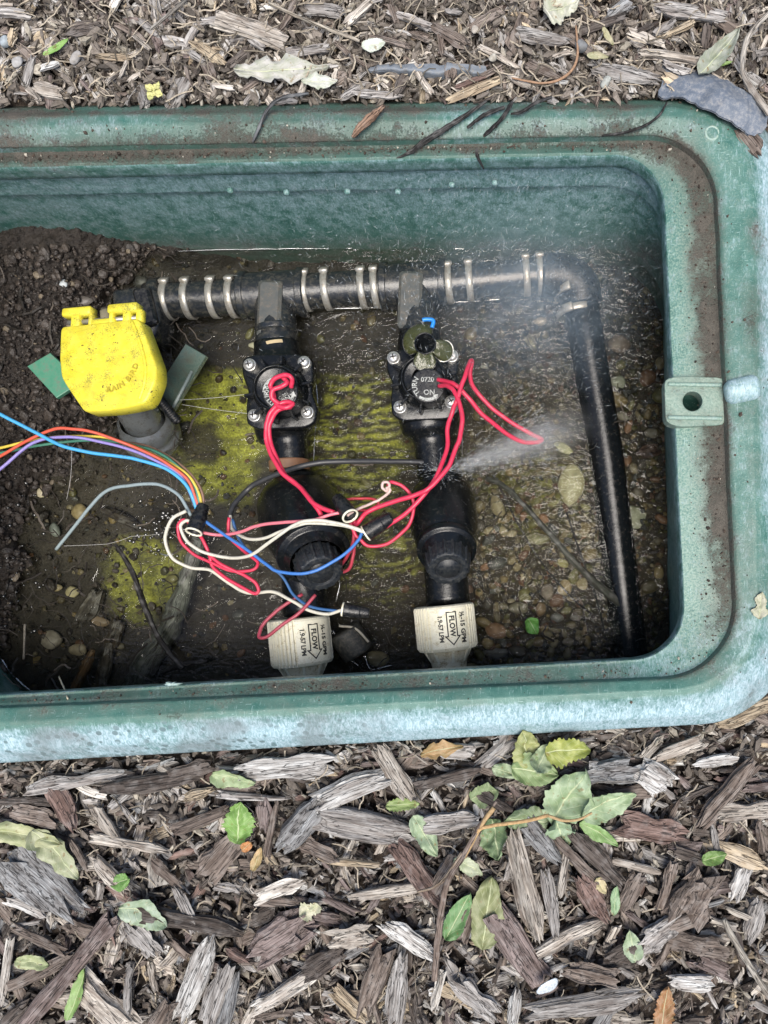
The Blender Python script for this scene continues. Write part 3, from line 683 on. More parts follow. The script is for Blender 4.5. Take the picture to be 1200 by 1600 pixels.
# tees
def tee(cx, cy, by, bx, d=PD):
    g = G(); tube(g, path([(cx - 48, cy + 3, d), (cx, cy, d), (cx + 46, cy - 3, d)]), ml(34, d), 28)
    t = build('tee', g, SILT, man, True)
    for sx in (-46, 44):
        g = G(); tube(g, path([(cx + sx - 5, cy - sx * .06, d), (cx + sx + 5, cy - sx * .06, d)]), ml(37, d), 28); build('tee_bead', g, SILT, t, True)
    g = G(); tube(g, path([(cx - 2, cy, d - 2), ((cx + bx) / 2, (cy + by) / 2, d - 4), (bx, by, d - 7)]), [ml(31, d)] * 8 + [ml(31, d)] * 8 + [ml(31, d)], 28)
    build('branch', g, SILT, t, True)
    g = G(); box(g, Wp(cx - 6, cy + 26, d - 12), ml(36, d), ml(86, d), .012, ang=-.04, bev=.002); build('flat_rib', g, GREYPVC, t)
    return t
t1 = tee(430, 460, 545, 432); t2 = tee(648, 446, 530, 655)
g = G(); tube(g, path([(431, 512, 104), (432, 520, 104)]), ml(32, 104), 28); build('bead', g, SILT, t1, True)
g = G(); tube(g, path([(432, 541, 102), (433, 546, 102)]), ml(30, 102), 28); build('threaded_end', g, mat_plain('ochre thread sealant', (.42, .33, .19), .6), t1, True)
# clamps
def clamp(c, ax, r, wid=.0047, earang=0.0):
    ax, x, y = frame(ax); g = G()
    lathe(g, c - ax * wid / 2, ax, [(0, r - .0006), (0, r + .0001), (.0003, r + .0006), (wid - .0003, r + .0006), (wid, r + .0001), (wid, r - .0006)], 40)
    o = build('clamp', g, STEEL, man, True)
    up = np.array([0, 0, 1.]); side = np.cross(ax, up); side /= np.linalg.norm(side)
    if side[1] < 0: side = -side
    e = up * cos(earang) + side * sin(earang)
    g = G(); V0 = G(); box(V0, [0, 0, 0], wid * 1.25, .0075, .0030, bev=.0006); V = V0.V[0]
    Rm = np.stack([ax, np.cross(e, ax), e], -1); g.add(V @ Rm.T + c + e * (r + .0012), V0.Q[0], V0.T[0]); build('clamp_ear', g, STEEL, o, True)
for px, py in [(265, 470), (297, 468.5), (336, 467), (365, 466), (480, 456), (512, 454), (568, 452), (588, 451), (702, 444), (734, 440.5), (822, 432), (844, 430)]:
    clamp(Wp(px, py, PD), np.array([1, .02, 0]) if px < 500 else np.array([1, .07, 0]), ml(28.3, PD), earang=.95)
# east elbow and the long black pipe
pipe('elbow', [(845, 431, PD + 1), (880, 432, PD + 2), (903, 448, PD + 3), (908, 476, PD + 5)], 33, BLACKM)
g = G(); P = path([(906, 462, 118), (915, 520, 118), (928, 600, 121), (944, 690, 124), (957, 790, 127), (968, 880, 128.5), (978, 960, 130), (988, 1045, 131)]); tube(g, P, ml(27, 125), 28)
build('black_hose', g, BLACK, man, True)
for q in [(897, 456, 118), (901, 488, 119)]:
    clamp(Wp(*q), np.array([.18, -1, 0]), ml(31, 118), earang=-.5)

# ------------------------------------------------------------------ text helper
def text_geo(txt, size, spacing=1.0, bold=.0):
    cu = bpy.data.curves.new('t', 'FONT'); cu.body = txt; cu.size = size; cu.align_x = 'CENTER'; cu.align_y = 'CENTER'; cu.space_character = spacing; cu.offset = bold; cu.resolution_u = 3
    o = bpy.data.objects.new('t', cu); COL.objects.link(o); bpy.context.view_layer.update()
    me = bpy.data.meshes.new_from_object(o.evaluated_get(bpy.context.evaluated_depsgraph_get()))
    V = np.array([v.co[:] for v in me.vertices]); T = []
    for p in me.polygons:
        vs = list(p.vertices)
        for i in range(1, len(vs) - 1): T.append((vs[0], vs[i], vs[i + 1]))
    bpy.data.objects.remove(o); bpy.data.curves.remove(cu); bpy.data.meshes.remove(me); return V, T
def arrow_geo(L, w, hl, hw, t):
    """outlined block arrow pointing to +x as a closed stroke"""
    o = np.array([(-L / 2, w / 2), (L / 2 - hl, w / 2), (L / 2 - hl, hw / 2), (L / 2, 0), (L / 2 - hl, -hw / 2), (L / 2 - hl, -w / 2), (-L / 2, -w / 2)])
    V = []; 
    for k in range(2):
        for i in range(len(o)):
            p, a, b = o[i], o[i - 1], o[(i + 1) % len(o)]; da = (p - a) / np.linalg.norm(p - a); db = (b - p) / np.linalg.norm(b - p)
            nn = np.array([-da[1] - db[1], da[0] + db[0]]); nn /= np.linalg.norm(nn); cs = max(.4, nn.dot([-da[1], da[0]])); V.append(p - nn * (t if k else 0) / cs)
    V = np.array(V); m = len(o); return np.hstack([V, np.zeros((2 * m, 1))]), [(i, (i + 1) % m, m + (i + 1) % m, m + i) for i in range(m)]

# ------------------------------------------------------------------ valves, filters and white fittings (one assembly per branch)
def screw(px, py, d, r, parent, yaw):
    g = G(); lathe(g, Wp(px, py, d + 1.5), (0, 0, 1), lp([(-.006, r * 1.18), (.0002, r * 1.22), (.0004, r * 1.0), (.0016, r * .95), (.0026, r * .6), (.0028, 0)], .0004), 24)
    s = build('screw', g, SCREWM, parent, True)
    g = G()
    for a in (0, pi / 2): box(g, Wp(px, py, d + 1.5) + [0, 0, .0029], r * 1.15, r * .22, .0004, ang=yaw + a, bev=.0001)
    build('cross_slot', g, PRINT, s)
def beads(g, fn, n, r0=.0003, r1=.0009):
    for _ in range(n):
        p = fn(); V, Q = LQ4[0]; r = RG.uniform(r0, r1); g.add(V * r * [1, 1, .6] + p, Q)
TAILM = mat_plain('stained tail plastic', (.68, .62, .46), .4, .4, (.20, .13, .05), .6, 200, bump=.5)
def fitting(px, py, d, L, parent, po=0.0, rl=-.35, rr_=.84):
    """ribbed flow-regulator nut: axis runs south, label on its upper face"""
    A = Wp(px, py, d); ax = np.array([.10, -1, 0.0]); ax /= np.linalg.norm(ax); R = ml(49, d - 18); r = R
    _, fx, fy = frame(ax)
    east_ = np.array([1., .10, 0]); east_ /= np.linalg.norm(east_); up = np.array([0, 0, 1.])
    n = 360; a = np.arange(n) / n * 2 * pi
    def ph(a_): v = np.cos(a_)[:, None] * fx + np.sin(a_)[:, None] * fy; return np.arctan2(v @ east_, v @ up)
    Ln = ml(L, d - 18)
    prof = [(0, R * .55), (0, R * .90), (.0008, R * .97), (.0022, R), (Ln * .93, R * 1.0), (Ln - .0016, R * .985), (Ln, R * .93), (Ln + .0002, R * .80), (Ln + .0008, R * .74)]
    def mod(a_, i):
        f = ph(a_); m_ = ((f < rl) | (f > rr_)).astype(float) * (1 if 3 <= i <= 5 else 0)
        return 1 - m_ * .065 * (np.sin(f * 46) < -.1)
    g = G(); lathe(g, A, ax, prof, n, mod); f = build('regulator_nut', g, WHITEP, parent, False)
    # funnel tail with gussets
    g = G(); B = A + ax * Ln; lathe(g, B, ax, [(-.001, R * .74), (.003, R * .70), (.008, R * .60), (.014, R * .55), (.040, R * .55), (.040, 0)], 40); tl = build('tail', g, TAILM, parent, True)
    for k in range(8):
        th = k * pi / 4 + .3; dv = up * cos(th) + east_ * sin(th); sdv = np.cross(ax, dv); P0 = B + dv * R * .82; P1 = B + ax * .012 + dv * R * .50; P2 = B + dv * R * .3; P3 = B + ax * .012 + dv * R * .3
        w_ = .0009; g = G(); g.add([p + sdv * s_ for s_ in (-w_, w_) for p in (P0, P1, P3, P2)], [(0, 1, 2, 3), (7, 6, 5, 4), (0, 4, 5, 1)]); build('gusset', g, WHITEP, tl)
    # printing wrapped on the barrel: x of the lettering runs along the axis, its top faces east
    def wrap(V, T, Q, x0, ang0, name):
        t = V[:, 0] + x0; f = ang0 + V[:, 1] / R; rr = R + .00025
        P = A + ax * t[:, None] + rr * (np.cos(f)[:, None] * up + np.sin(f)[:, None] * east_)
        g = G().add(P, Q, T); build(name, g, PRINT, f_, False)
    f_ = f; mid = Ln * .50
    V, T = text_geo('½-15 GPM', .0046, 1.0, .00018); wrap(V, T, None, mid, .66 + po, 'lettering')
    V, T = text_geo('FLOW', .0048, 1.05, .0002); wrap(V, T, None, mid - .0014, .30 + po, 'lettering')
    V, T = text_geo('1.9-57 LPM', .0041, .95, .00015); wrap(V, T, None, mid, -.07 + po, 'lettering')
    V, Q = arrow_geo(Ln * .74, .0070, .0066, .0115, .00080); wrap(V, None, Q, mid + .0003, .30 + po, 'flow_arrow')
    return f
CAPM = mat_plain('chalky black cap', (.014, .017, .021), .34, .42, (.05, .05, .046), .45, 500, bump=.7)
def barb_filter(cx, cy, kx, ky, w_, parent, knobr, fx0):
    """angled filter housing rising to a ribbed cap that faces the viewer"""
    A = Wp(cx, cy, 111); B = Wp(kx, ky, 57); ax = B - A; LN = np.linalg.norm(ax); ax /= LN; R = ml(w_, 100) * .95
    g = G(); lathe(g, A, ax, [(-R * .75, 0), (-R * .66, R * .42), (-R * .4, R * .78), (-R * .05, R * .97), (R * .3, R * 1.0), (LN * .40, R * .97), (LN * .56, R * .88), (LN * .68, R * .80), (LN * .74, R * .70)], 48)
    h = build('filter_housing', g, BLACK, parent, True)
    g = G(); lathe(g, A, ax, lp([(LN * .655, R * .72), (LN * .66, R * .83), (LN * .68, R * .85), (LN * .74, R * .83), (LN * .75, R * .70), (LN * .84, R * .60)], .0006), 48); build('housing_ring', g, BLACK, h, True)
    kr = ml(knobr, 55) * 1.0
    def mod(a, i): return 1 + .065 * (np.sin(a * 16) > .1) * (1 if 1 <= i <= 9 else 0)
    g = G(); lathe(g, A, ax, lp([(LN * .80, kr * .95), (LN * .81, kr * 1.05), (LN * .94, kr * 1.02), (LN * .985, kr * .97), (LN, kr * .92), (LN, kr * .66), (LN - .0012, kr * .62), (LN - .0014, 0)], .0005), 96, mod)
    build('ribbed_cap', g, CAPM, parent, False)
    g = G(); lathe(g, A, ax, [(LN - .0013, kr * .58), (LN - .0006, kr * .57), (LN - .0005, 0)], 40); build('cap_disc', g, CAPM, parent, True)
    return h
def branch_base(name, label, loc): return empty(name, Wp(*loc), label, 'valve assembly', 'valve assemblies on the two manifold branches')

v1 = branch_base('valve_assembly', 'western black valve and filter with a solenoid disc, twisted red leads and white fitting', (460, 760, 125))
g = G(); tube(g, path([(432, 536, 104), (436, 570, 105), (440, 620, 106), (445, 665, 107), (452, 690, 107), (456, 742, 108)], 6), np.interp(np.linspace(0, 1, 31), [0, .12, .2, .6, .72, .78, 1], [ml(x, 104) for x in (34, 36, 46, 47, 45, 27, 27)]), 32); build('valve_body', g, BLACK, v1, True)
g = G(); tube(g, path([(462, 742, 107), (472, 850, 107), (478, 962, 106)]), ml(34, 106), 28); build('outlet_pipe', g, BLACK, v1, True)
g = G(); tube(g, path([(452, 720, 105), (453, 735, 105)]), ml(31, 105), 28); build('copper_ring', g, mat_plain('rusty thread', (.20, .10, .05), .5), v1, True)
bon = rounded([(378, 560), (398, 553), (462, 552), (488, 560), (489, 590), (486, 612), (496, 640), (492, 660), (478, 668), (405, 672), (385, 662), (384, 630), (388, 612), (378, 585)], 6, 3)
g = G(); slab(g, WA(bon[:, 0], bon[:, 1], 84), .010, bev=.0014); b1 = build('bonnet', g, BLACK, v1, True)
for px, py, yw in [(390, 570, .2), (475, 566, .7), (397, 649, .1), (480, 644, .5)]: screw(px, py, 79, ml(8.2, 78), v1, yw)
def dome(px, py, rp, parent, d0=82, d1=72):
    g = G(); c = Wp(px, py, d0); r = ml(rp, d0); hh = (d0 - d1) * .001
    lathe(g, c, (0, 0, 1), lp([(-.002, r * 1.2), (0, r * 1.18), (hh * .4, r * 1.12), (hh * .5, r * 1.05), (hh, r * .98), (hh * 1.1, r * .9), (hh * .9, r * .84), (hh * .8, r * .5)], .0006), 40); o = build('bonnet_dome', g, BLACK, parent, True)
    for k in range(10):
        a = k * 2 * pi / 10 + .2; g = G(); box(g, c + np.array([cos(a) * r * 1.25, sin(a) * r * 1.25, hh * .28]), r * .42, .0018, hh * .7, ang=a, bev=.0004); build('stiffening_rib', g, BLACK, o)
dome(438, 611, 36, v1)
g = G(); c = Wp(437, 613, 64); r = ml(28, 64); lathe(g, c - [0, 0, .016], (0, 0, 1), lp([(0, r * 1.05), (.006, r * 1.02), (.0155, r), (.016, r * .95), (.0158, 0)], .0005), 40); sol = build('solenoid', g, BLACKM, v1, True)
def arc_print(c, r0, r1, a0, a1, name, parent, head=False, z=.0003):
    g = G(); a = np.linspace(radians(a0), radians(a1), 16); V = [c + np.array([cos(t) * r, sin(t) * r, z]) for t in a for r in (r0, r1)]; Q = [(2 * i, 2 * i + 1, 2 * i + 3, 2 * i + 2) for i in range(15)]; g.add(V, Q)
    if head:
        t = radians(a1); s_ = 1 if a1 > a0 else -1; rm = (r0 + r1) / 2; w_ = (r1 - r0) * 1.3
        p = [c + np.array([cos(t) * (rm + w_), sin(t) * (rm + w_), z]), c + np.array([cos(t) * (rm - w_), sin(t) * (rm - w_), z]), c + np.array([cos(t + s_ * .34) * rm, sin(t + s_ * .34) * rm, z])]
        g.add(p, None, [(0, 1, 2)])
    build(name, g, WPRINT, parent)
def flat_text(txt, size, pos, yaw, parent, bold=.00008, arcr=None):
    V, T = text_geo(txt, size, 1.0, bold)
    if arcr: a = -V[:, 0] / arcr + pi / 2; rr = arcr + V[:, 1]; V = np.stack([np.cos(a) * rr, np.sin(a) * rr, V[:, 2]], -1)
    g = G().add(rot(V, yaw) + pos, None, T); build('lettering', g, WPRINT, parent)
arc_print(c, r * .78, r * .95, 105, 180, 'arc_mark', sol); arc_print(c, r * .70, r * .86, 285, 345, 'arrow_mark', sol, True)
flat_text('W/TURN', .0046, c + [0, 0, .0003], radians(125), sol, arcr=r * .72)
flat_text('ON', .0042, c + np.array([r * .35, -r * .42, .0003]), radians(35), sol); flat_text('C-201', .0028, c + np.array([r * .22, -r * .2, .0003]), radians(35), sol, .0)
barb_filter(466, 792, 502, 897, 68, v1, 34, 0)
fitting(466, 965, 100, 76, v1, .42, .18, 1.5)

v2 = branch_base('valve_assembly', 'eastern black valve with a broken three-lobed top, spraying water, and white fitting', (690, 760, 125))
g = G(); tube(g, path([(655, 520, 104), (658, 570, 105), (664, 620, 106), (670, 655, 107), (676, 690, 108), (682, 745, 108)], 6), np.interp(np.linspace(0, 1, 31), [0, .12, .2, .6, .72, .78, 1], [ml(x, 104) for x in (32, 36, 46, 47, 45, 30, 30)]), 32); build('valve_body', g, BLACK, v2, True)
g = G(); tube(g, path([(688, 742, 107), (694, 850, 107), (700, 945, 106)]), ml(34, 106), 28); build('outlet_pipe', g, BLACK, v2, True)
bon = rounded([(604, 552), (625, 545), (700, 543), (716, 552), (715, 590), (712, 612), (722, 630), (716, 646), (700, 655), (628, 658), (612, 648), (610, 620), (614, 600), (604, 578)], 6, 3)
g = G(); slab(g, WA(bon[:, 0], bon[:, 1], 86), .010, bev=.0014); b2 = build('bonnet', g, BLACK, v2, True)
for px, py, yw in [(615, 559, .2), (706, 556, .7), (625, 636, .1), (705, 628, .5)]: screw(px, py, 81, ml(8.4, 80), v2, yw)
dome(664, 596, 36, v2, 84, 74)
c = Wp(668, 602, 70); r = ml(27, 70); g = G(); lathe(g, c - [0, 0, .014], (0, 0, 1), lp([(0, r * 1.05), (.006, r * 1.02), (.0135, r), (.014, r * .95), (.0138, 0)], .0005), 40); sol2 = build('solenoid', g, BLACKM, v2, True)
arc_print(c, r * .74, r * .90, 235, 300, 'arrow_mark', sol2, True)
flat_text('TURN', .0044, c + [0, 0, .0003], radians(95), sol2, arcr=r * .74); flat_text('ON', .0046, c + np.array([r * .1, -r * .42, .0003]), 0, sol2); flat_text('0720', .0042, c + np.array([0, r * .32, .0003]), 0, sol2)
# broken top: open tube with three glassy lobes and a blue clip
CLEAR = M('glassy water film'); CLEAR.b.inputs['Base Color'].default_value = (.055, .06, .022, 1); CLEAR.b.inputs['Roughness'].default_value = .22; CLEAR.b.inputs['Alpha'].default_value = .8; CLEAR.b.inputs['Coat Weight'].default_value = .15
_p = CLEAR.coord(); CLEAR.bump(CLEAR.noise(_p, 220, 3), .7, .002); CLEAR = CLEAR.m
hubc = Wp(664, 536, 70); hr = ml(15.5, 70)
g = G(); lathe(g, hubc - [0, 0, .014], (0, 0, 1), lp([(0, hr * 1.2), (.0135, hr * 1.12), (.014, hr * 1.06), (.0135, hr * .95), (.002, hr * .9), (-.012, hr * .85), (-.013, 0)], .0004), 36); hub = build('open_tube', g, BLACK, v2, True)
def lobe(a0, a1, ro, tilt, dz, mat=CLEAR, name='lobe'):
    g = G(); A = np.linspace(radians(a0), radians(a1), 18); V = []
    for i, t in enumerate(A):
        e = sin(pi * i / 17) ** .35
        for j, f in enumerate(np.linspace(0, 1, 7)):
            rr = hr * 1.05 + (ro * e + hr * .1 - 0) * f; V.append(hubc + np.array([cos(t) * rr, sin(t) * rr, dz - tilt * f * f + .0007 * sin(5 * t)]))
    V = np.array(V); V2 = V - [0, 0, .0012]; q = quadgrid(18, 7, False)
    g.add(V, q); g.add(V2, q[:, ::-1]); rim = []
    build(name, g, mat, hub, True)
    g = G(); tube(g, V.reshape(18, 7, 3)[:, 6], .0004, 6); build('lobe_edge', g, SCREWM if a0 < 0 else BLACK, hub, True)
lobe(60, 215, ml(22, 62), .005, -.002); lobe(-50, 22, ml(26, 62), .006, -.002); lobe(228, 308, ml(25, 62), .002, -.001)
g = G(); P = path([(660, 500, 60), (668, 499, 60), (677, 501, 60), (675, 512, 60)], 6); tube(g, P, ml(3.2, 60), 10); build('blue_clip', g, mat_plain('blue plastic', (.01, .20, .62), .35), hub, True)
barb_filter(691, 785, 701, 890, 56, v2, 33, 0)
fitting(693, 945, 100, 72, v2)

# ------------------------------------------------------------------ yellow quick coupler
RISER = mat_plain('wet grey riser', (.13, .14, .14), .12, .6, (.06, .055, .045), .5, 200, bump=.4, coat=.8)
qc = empty('quick_coupler', Wp(215, 650, 120), 'yellow hinged cap on a grey riser pipe, leaning in the west of the box', 'quick coupler')
A = Wp(230, 668, 114); B = Wp(190, 600, 70); ax = B - A; LN = np.linalg.norm(ax)
g = G(); lathe(g, A, ax, [(-.004, ml(33, 100)), (.004, ml(33, 100)), (.008, ml(30, 100)), (LN, ml(30, 90))], 40); build('riser', g, RISER, qc, True)
g = G(); lathe(g, A, ax, lp([(-.012, ml(44, 110)), (-.006, ml(46, 110)), (-.003, ml(40, 110)), (.001, ml(42, 110)), (.006, ml(40, 110)), (.010, ml(33, 110))], .002), 12 if False else 48, lambda a, i: 1 + .035 * np.abs(np.cos(a * 4))); build('riser_nut', g, RISER, qc, True)
g = G(); lathe(g, A + ax * .75, ax, lp([(0, ml(30, 85)), (0, ml(36, 80)), (LN * .2, ml(38, 80)), (LN * .2, ml(20, 80))], .001), 40); build('brass_neck'.replace('brass_', ''), g, SILT, qc, True)
nrm = np.array([-.22, .10, 1.0]); nrm /= np.linalg.norm(nrm)
def on_cap(px, py, off=0):
    """point on the tilted cap plane seen at a pixel"""
    O = Wp(165, 570, 44); ray = Wp(px, py, 50) - np.array(cam.location); t = (O - np.array(cam.location)).dot(nrm) / ray.dot(nrm); return np.array(cam.location) + ray * t + nrm * off
capo = rounded([(94, 515), (97, 510), (160, 503), (213, 497), (218, 502), (232, 540), (243, 570), (243, 592), (232, 620), (225, 630), (200, 636), (170, 641), (133, 643), (128, 640), (106, 608), (95, 590), (92, 560)], 7, 4)
g = G(); slab(g, np.array([on_cap(*p) for p in capo]), .011, nrm, .0015, crown=.0008); cap = build('cap', g, YEL, qc, True)
rimo = [(206, 503), (212, 516), (222, 545), (228, 575), (226, 600), (218, 625)]
g = G(); tube(g, crs(np.array([on_cap(x, y, .0001) for x, y in rimo]), 6), .0012, 8); build('cap_ridge', g, YEL, cap, True)
def capbox(name, x0, x1, y0, y1, off, h, bev=.0009):
    c = on_cap((x0 + x1) / 2, (y0 + y1) / 2, off); a = on_cap(x0, (y0 + y1) / 2, off); b = on_cap(x1, (y0 + y1) / 2 - (x1 - x0) * .09, off); e1 = b - a; L1_ = np.linalg.norm(e1); e1 /= L1_; e2 = np.cross(nrm, e1); hy = np.linalg.norm(on_cap((x0 + x1) / 2, y0, off) - on_cap((x0 + x1) / 2, y1, off))
    g0 = G(); box(g0, [0, 0, 0], L1_, hy, h, bev=bev); V = g0.V[0] @ np.stack([e1, e2, nrm], -1).T + c - nrm * h / 2; g = G().add(V, g0.Q[0], g0.T[0]); return build(name, g, YEL, cap, True)
capbox('hinge_lug', 97, 142, 480, 493, .001, .007); capbox('hinge_lug', 168, 214, 474, 487, .001, .007)
capbox('hinge_arm', 108, 122, 490, 514, -.0005, .006); capbox('hinge_arm', 136, 142, 488, 508, -.0005, .006)
capbox('hinge_arm', 168, 174, 486, 505, -.0005, .006); capbox('hinge_arm', 189, 201, 484, 503, -.0005, .006); capbox('hinge_arm', 208, 218, 480, 500, -.0015, .005)
capbox('hinge_bar', 137, 176, 496, 510, -.0008, .006)
g = G(); tube(g, np.array([on_cap(100, 500, -.004), on_cap(216, 492, -.004)]), .0016, 10); build('hinge_pin', g, STEEL, qc, True)
g = G(); box(g, on_cap(155, 488, -.006), ml(16, 50), ml(24, 50), .006, ang=.08, bev=.0015); build('hinge_stub', g, mat_plain('corroded metal', (.16, .14, .09), .8, dscale=600, bump=.9), qc, True)
# raised lettering in an arc near the lower right of the cap
ex = on_cap(215, 570) - on_cap(115, 578); ex /= np.linalg.norm(ex); ey = np.cross(nrm, ex)
V, T = text_geo('RAIN BIRD', .0050, 1.15, .0001); Rr = ml(48, 50); a_ = V[:, 0] / Rr - radians(52); rr = Rr - V[:, 1]
cc = on_cap(174, 563, .0004); P = cc + (np.cos(a_) * rr)[:, None] * ex + (np.sin(a_) * rr)[:, None] * ey
P[:, 2] += .00035 * 0; g = G().add(P + nrm * .0011, None, T); build('lettering', g, mat_plain('worn raised yellow', (.45, .35, .022), .6), cap)
g = G(); lathe(g, Wp(240, 592, 75), (1, .02, 0), lp([(0, .0022), (.0040, .0022), (.0040, .0036), (.0075, .0036), (.0078, 0)], .0004), 6); build('bolt', g, SCREWM, qc)
g = G()
for i in range(16):
    p = Wp(240 + i * 2.3, 612 + i * 2.9, 92); lathe(g, p, (.6, -.6, .1), [(0, .002), (.0012, .0036), (.0024, .002)], 10)
build('spring', g, BLACKM, qc, True)
# green stake halves under the cap
st = empty('stake', Wp(150, 600, 105), 'green plastic stake lying across the riser, silted grey on its eastern half', 'plastic stake')
g = G(); slab(g, np.array([Wp(42, 572, 84), Wp(78, 551, 84), Wp(104, 575, 84), Wp(122, 600, 84), Wp(88, 622, 84), Wp(64, 596, 84)]), .0035, (0, 0, 1), .0006); build('blade', g, GREENP, st)
g = G(); slab(g, np.array([Wp(238, 618, 102), Wp(290, 537, 102), Wp(322, 556, 102), Wp(268, 646, 102), Wp(250, 640, 102)]), .004, (0, 0, 1), .0006); build('blade', g, GREYGR, st, label='grey silt-covered half of the stake')
g = G(); tube(g, np.array([Wp(300, 580, 101), Wp(268, 641, 99)]), .0011, 8); build('raised_edge', g, mat_plain('pale edge', (.3, .35, .32), .3), st, True)

# ------------------------------------------------------------------ wires
LB = 'multicore cable strands entering from the west'
def wire(name, label, pts, c, rpx=3.3, rough=.4, cat='wire', group='wires joined by the grease-filled connectors', tipc=None, mat=None):
    P = path(pts, 7); d = np.mean([p[2] for p in pts]); g = G()
    P = P + np.stack([.00045 * fbm(np.arange(len(P)) * .22, np.zeros(len(P)), i + 3, 2) for i in range(3)], -1)
    tube(g, P, ml(rpx * (.78 if group == LB else (.95 if rpx > 3.5 else .86)), d), 10); return build(name, g, mat or wire_mat(label.split(' wire')[0], tuple(x * .8 + .02 for x in c), rough), None, True, label=label, cat=cat, group=group)
RED = (.60, .028, .075); PINK = (.66, .17, .21); WHT = (.58, .56, .47)
REDM = wire_mat('red lead', RED, .38); PINKM = wire_mat('pink lead', PINK); WHM = wire_mat('white lead', WHT, .45)
LB = 'multicore cable strands entering from the west'
wire('wire', 'sky blue wire, brightest strand of the bundle entering from the west', [(-30, 632, 58), (0, 647, 60), (50, 673, 62), (100, 698, 62), (150, 708, 63), (213, 718, 64), (260, 733, 66), (293, 760, 68), (306, 795, 70)], (.05, .42, .80), 3.6, group=LB)
wire('wire', 'orange-red wire arching highest in the western bundle', [(-30, 730, 72), (0, 713, 70), (40, 690, 66), (80, 672, 62), (117, 670, 60), (160, 680, 61), (213, 700, 64), (260, 723, 66), (295, 753, 68), (312, 795, 70)], (.72, .10, .045), 3.1, group=LB)
wire('wire', 'yellow wire of the western bundle', [(-30, 708, 74), (0, 700, 72), (67, 685, 70), (140, 682, 69), (200, 693, 69), (287, 737, 69), (310, 770, 69), (317, 795, 70)], (.80, .60, .06), 2.8, group=LB)
wire('wire', 'purple wire of the western bundle curving down to the left', [(-30, 752, 66), (0, 733, 66), (50, 693, 65), (100, 683, 64), (167, 692, 65), (233, 715, 66), (283, 745, 68), (306, 790, 70)], (.30, .24, .62), 3.1, group=LB)
wire('wire', 'dark green wire of the western bundle', [(-30, 716, 78), (0, 708, 76), (67, 695, 75), (143, 688, 74), (217, 697, 72), (267, 720, 70), (303, 757, 69), (314, 795, 70)], (.06, .27, .18), 2.9, group=LB)
wire('wire', 'brown wire on the outer side of the western bundle', [(180, 690, 82), (233, 698, 76), (283, 727, 72), (313, 763, 70), (320, 800, 70), (318, 822, 71)], (.25, .14, .09), 2.6, group=LB)
wire('wire', 'black wire inside the western bundle', [(205, 716, 72), (250, 727, 71), (285, 752, 71), (303, 792, 71)], (.015, .015, .017), 3.0, group=LB)
wire('wire', 'loose grey-blue wire looping west from the first connector', [(88, 859, 104), (112, 828, 98), (140, 793, 90), (165, 768, 84), (205, 758, 78), (250, 758, 74), (280, 775, 71), (299, 806, 70)], (.30, .38, .40), 3.0)
wire('wire', 'long cream wire looping round the first connector down to the white fitting', [(291, 799, 66), (268, 812, 66), (258, 843, 70), (270, 873, 74), (300, 887, 76), (330, 892, 76), (360, 913, 76), (387, 926, 76), (427, 925, 74), (453, 937, 72), (483, 953, 70), (510, 959, 68), (536, 953, 66)], WHT, 3.1, mat=WHM)
wire('wire', 'white wire from the first connector crossing the western filter', [(303, 826, 64), (293, 813, 62), (282, 823, 62), (293, 847, 63), (320, 863, 64), (357, 872, 64), (393, 867, 56), (427, 843, 50), (460, 820, 46), (490, 813, 45), (527, 817, 46), (568, 829, 50)], WHT, 3.1, mat=WHM)
wire('wire', 'second white wire, sagging beside the blue one over the western filter', [(360, 806, 74), (363, 827, 72), (387, 842, 60), (417, 840, 53), (447, 827, 49), (483, 818, 47), (533, 821, 48), (568, 831, 50)], WHT, 2.9, mat=WHM)
wire('wire', 'pale pink wire running east from the first connector', [(306, 829, 66), (322, 833, 64), (347, 836, 64), (380, 830, 58), (407, 820, 54), (453, 816, 49), (493, 812, 47), (520, 803, 47), (540, 800, 48)], PINK, 3.0, mat=PINKM)
wire('wire', 'red wire looping south from the first connector', [(306, 829, 66), (316, 842, 66), (327, 867, 67), (333, 887, 68), (360, 907, 68), (395, 927, 68), (404, 922, 68), (397, 908, 68), (373, 895, 67), (343, 880, 66), (325, 864, 66)], PINK, 3.2, mat=REDM)
wire('wire', 'red wire making the wide flat loop west of the filter', [(306, 828, 64), (288, 812, 64), (278, 823, 65), (283, 847, 66), (307, 868, 67), (340, 884, 67), (367, 893, 67), (396, 890, 67), (401, 877, 68), (380, 860, 69), (358, 836, 70), (358, 808, 70)], RED, 2.9, mat=REDM)
wire('wire', 'mid blue wire sagging across the western filter cap', [(318, 813, 66), (350, 835, 63), (387, 860, 58), (413, 880, 54), (433, 892, 51), (467, 897, 48), (500, 889, 48), (537, 867, 51), (560, 843, 54), (570, 826, 56)], (.035, .20, .62), 3.0)
wire('wire', 'dull dark blue wire dropping to the third connector', [(363, 812, 74), (378, 850, 74), (412, 878, 74), (440, 900, 75), (460, 930, 74), (485, 948, 70), (536, 956, 66)], (.02, .12, .33), 2.7)
wire('wire', 'dull red wire hooped over the western white fitting', [(493, 930, 70), (470, 955, 67), (440, 977, 66), (415, 996, 67), (405, 994, 68), (410, 978, 70), (432, 955, 72), (473, 928, 76)], (.42, .035, .07), 3.2)
wire('cable', 'black jacketed cable arching between the two valves', [(361, 818, 76), (359, 805, 78), (366, 788, 82), (387, 765, 88), (413, 749, 84), (453, 734, 78), (487, 725, 76), (533, 721, 80), (600, 721, 90), (660, 722, 98), (695, 724, 102)], (.015, .016, .018), 4.4, cat='cable', group=None)
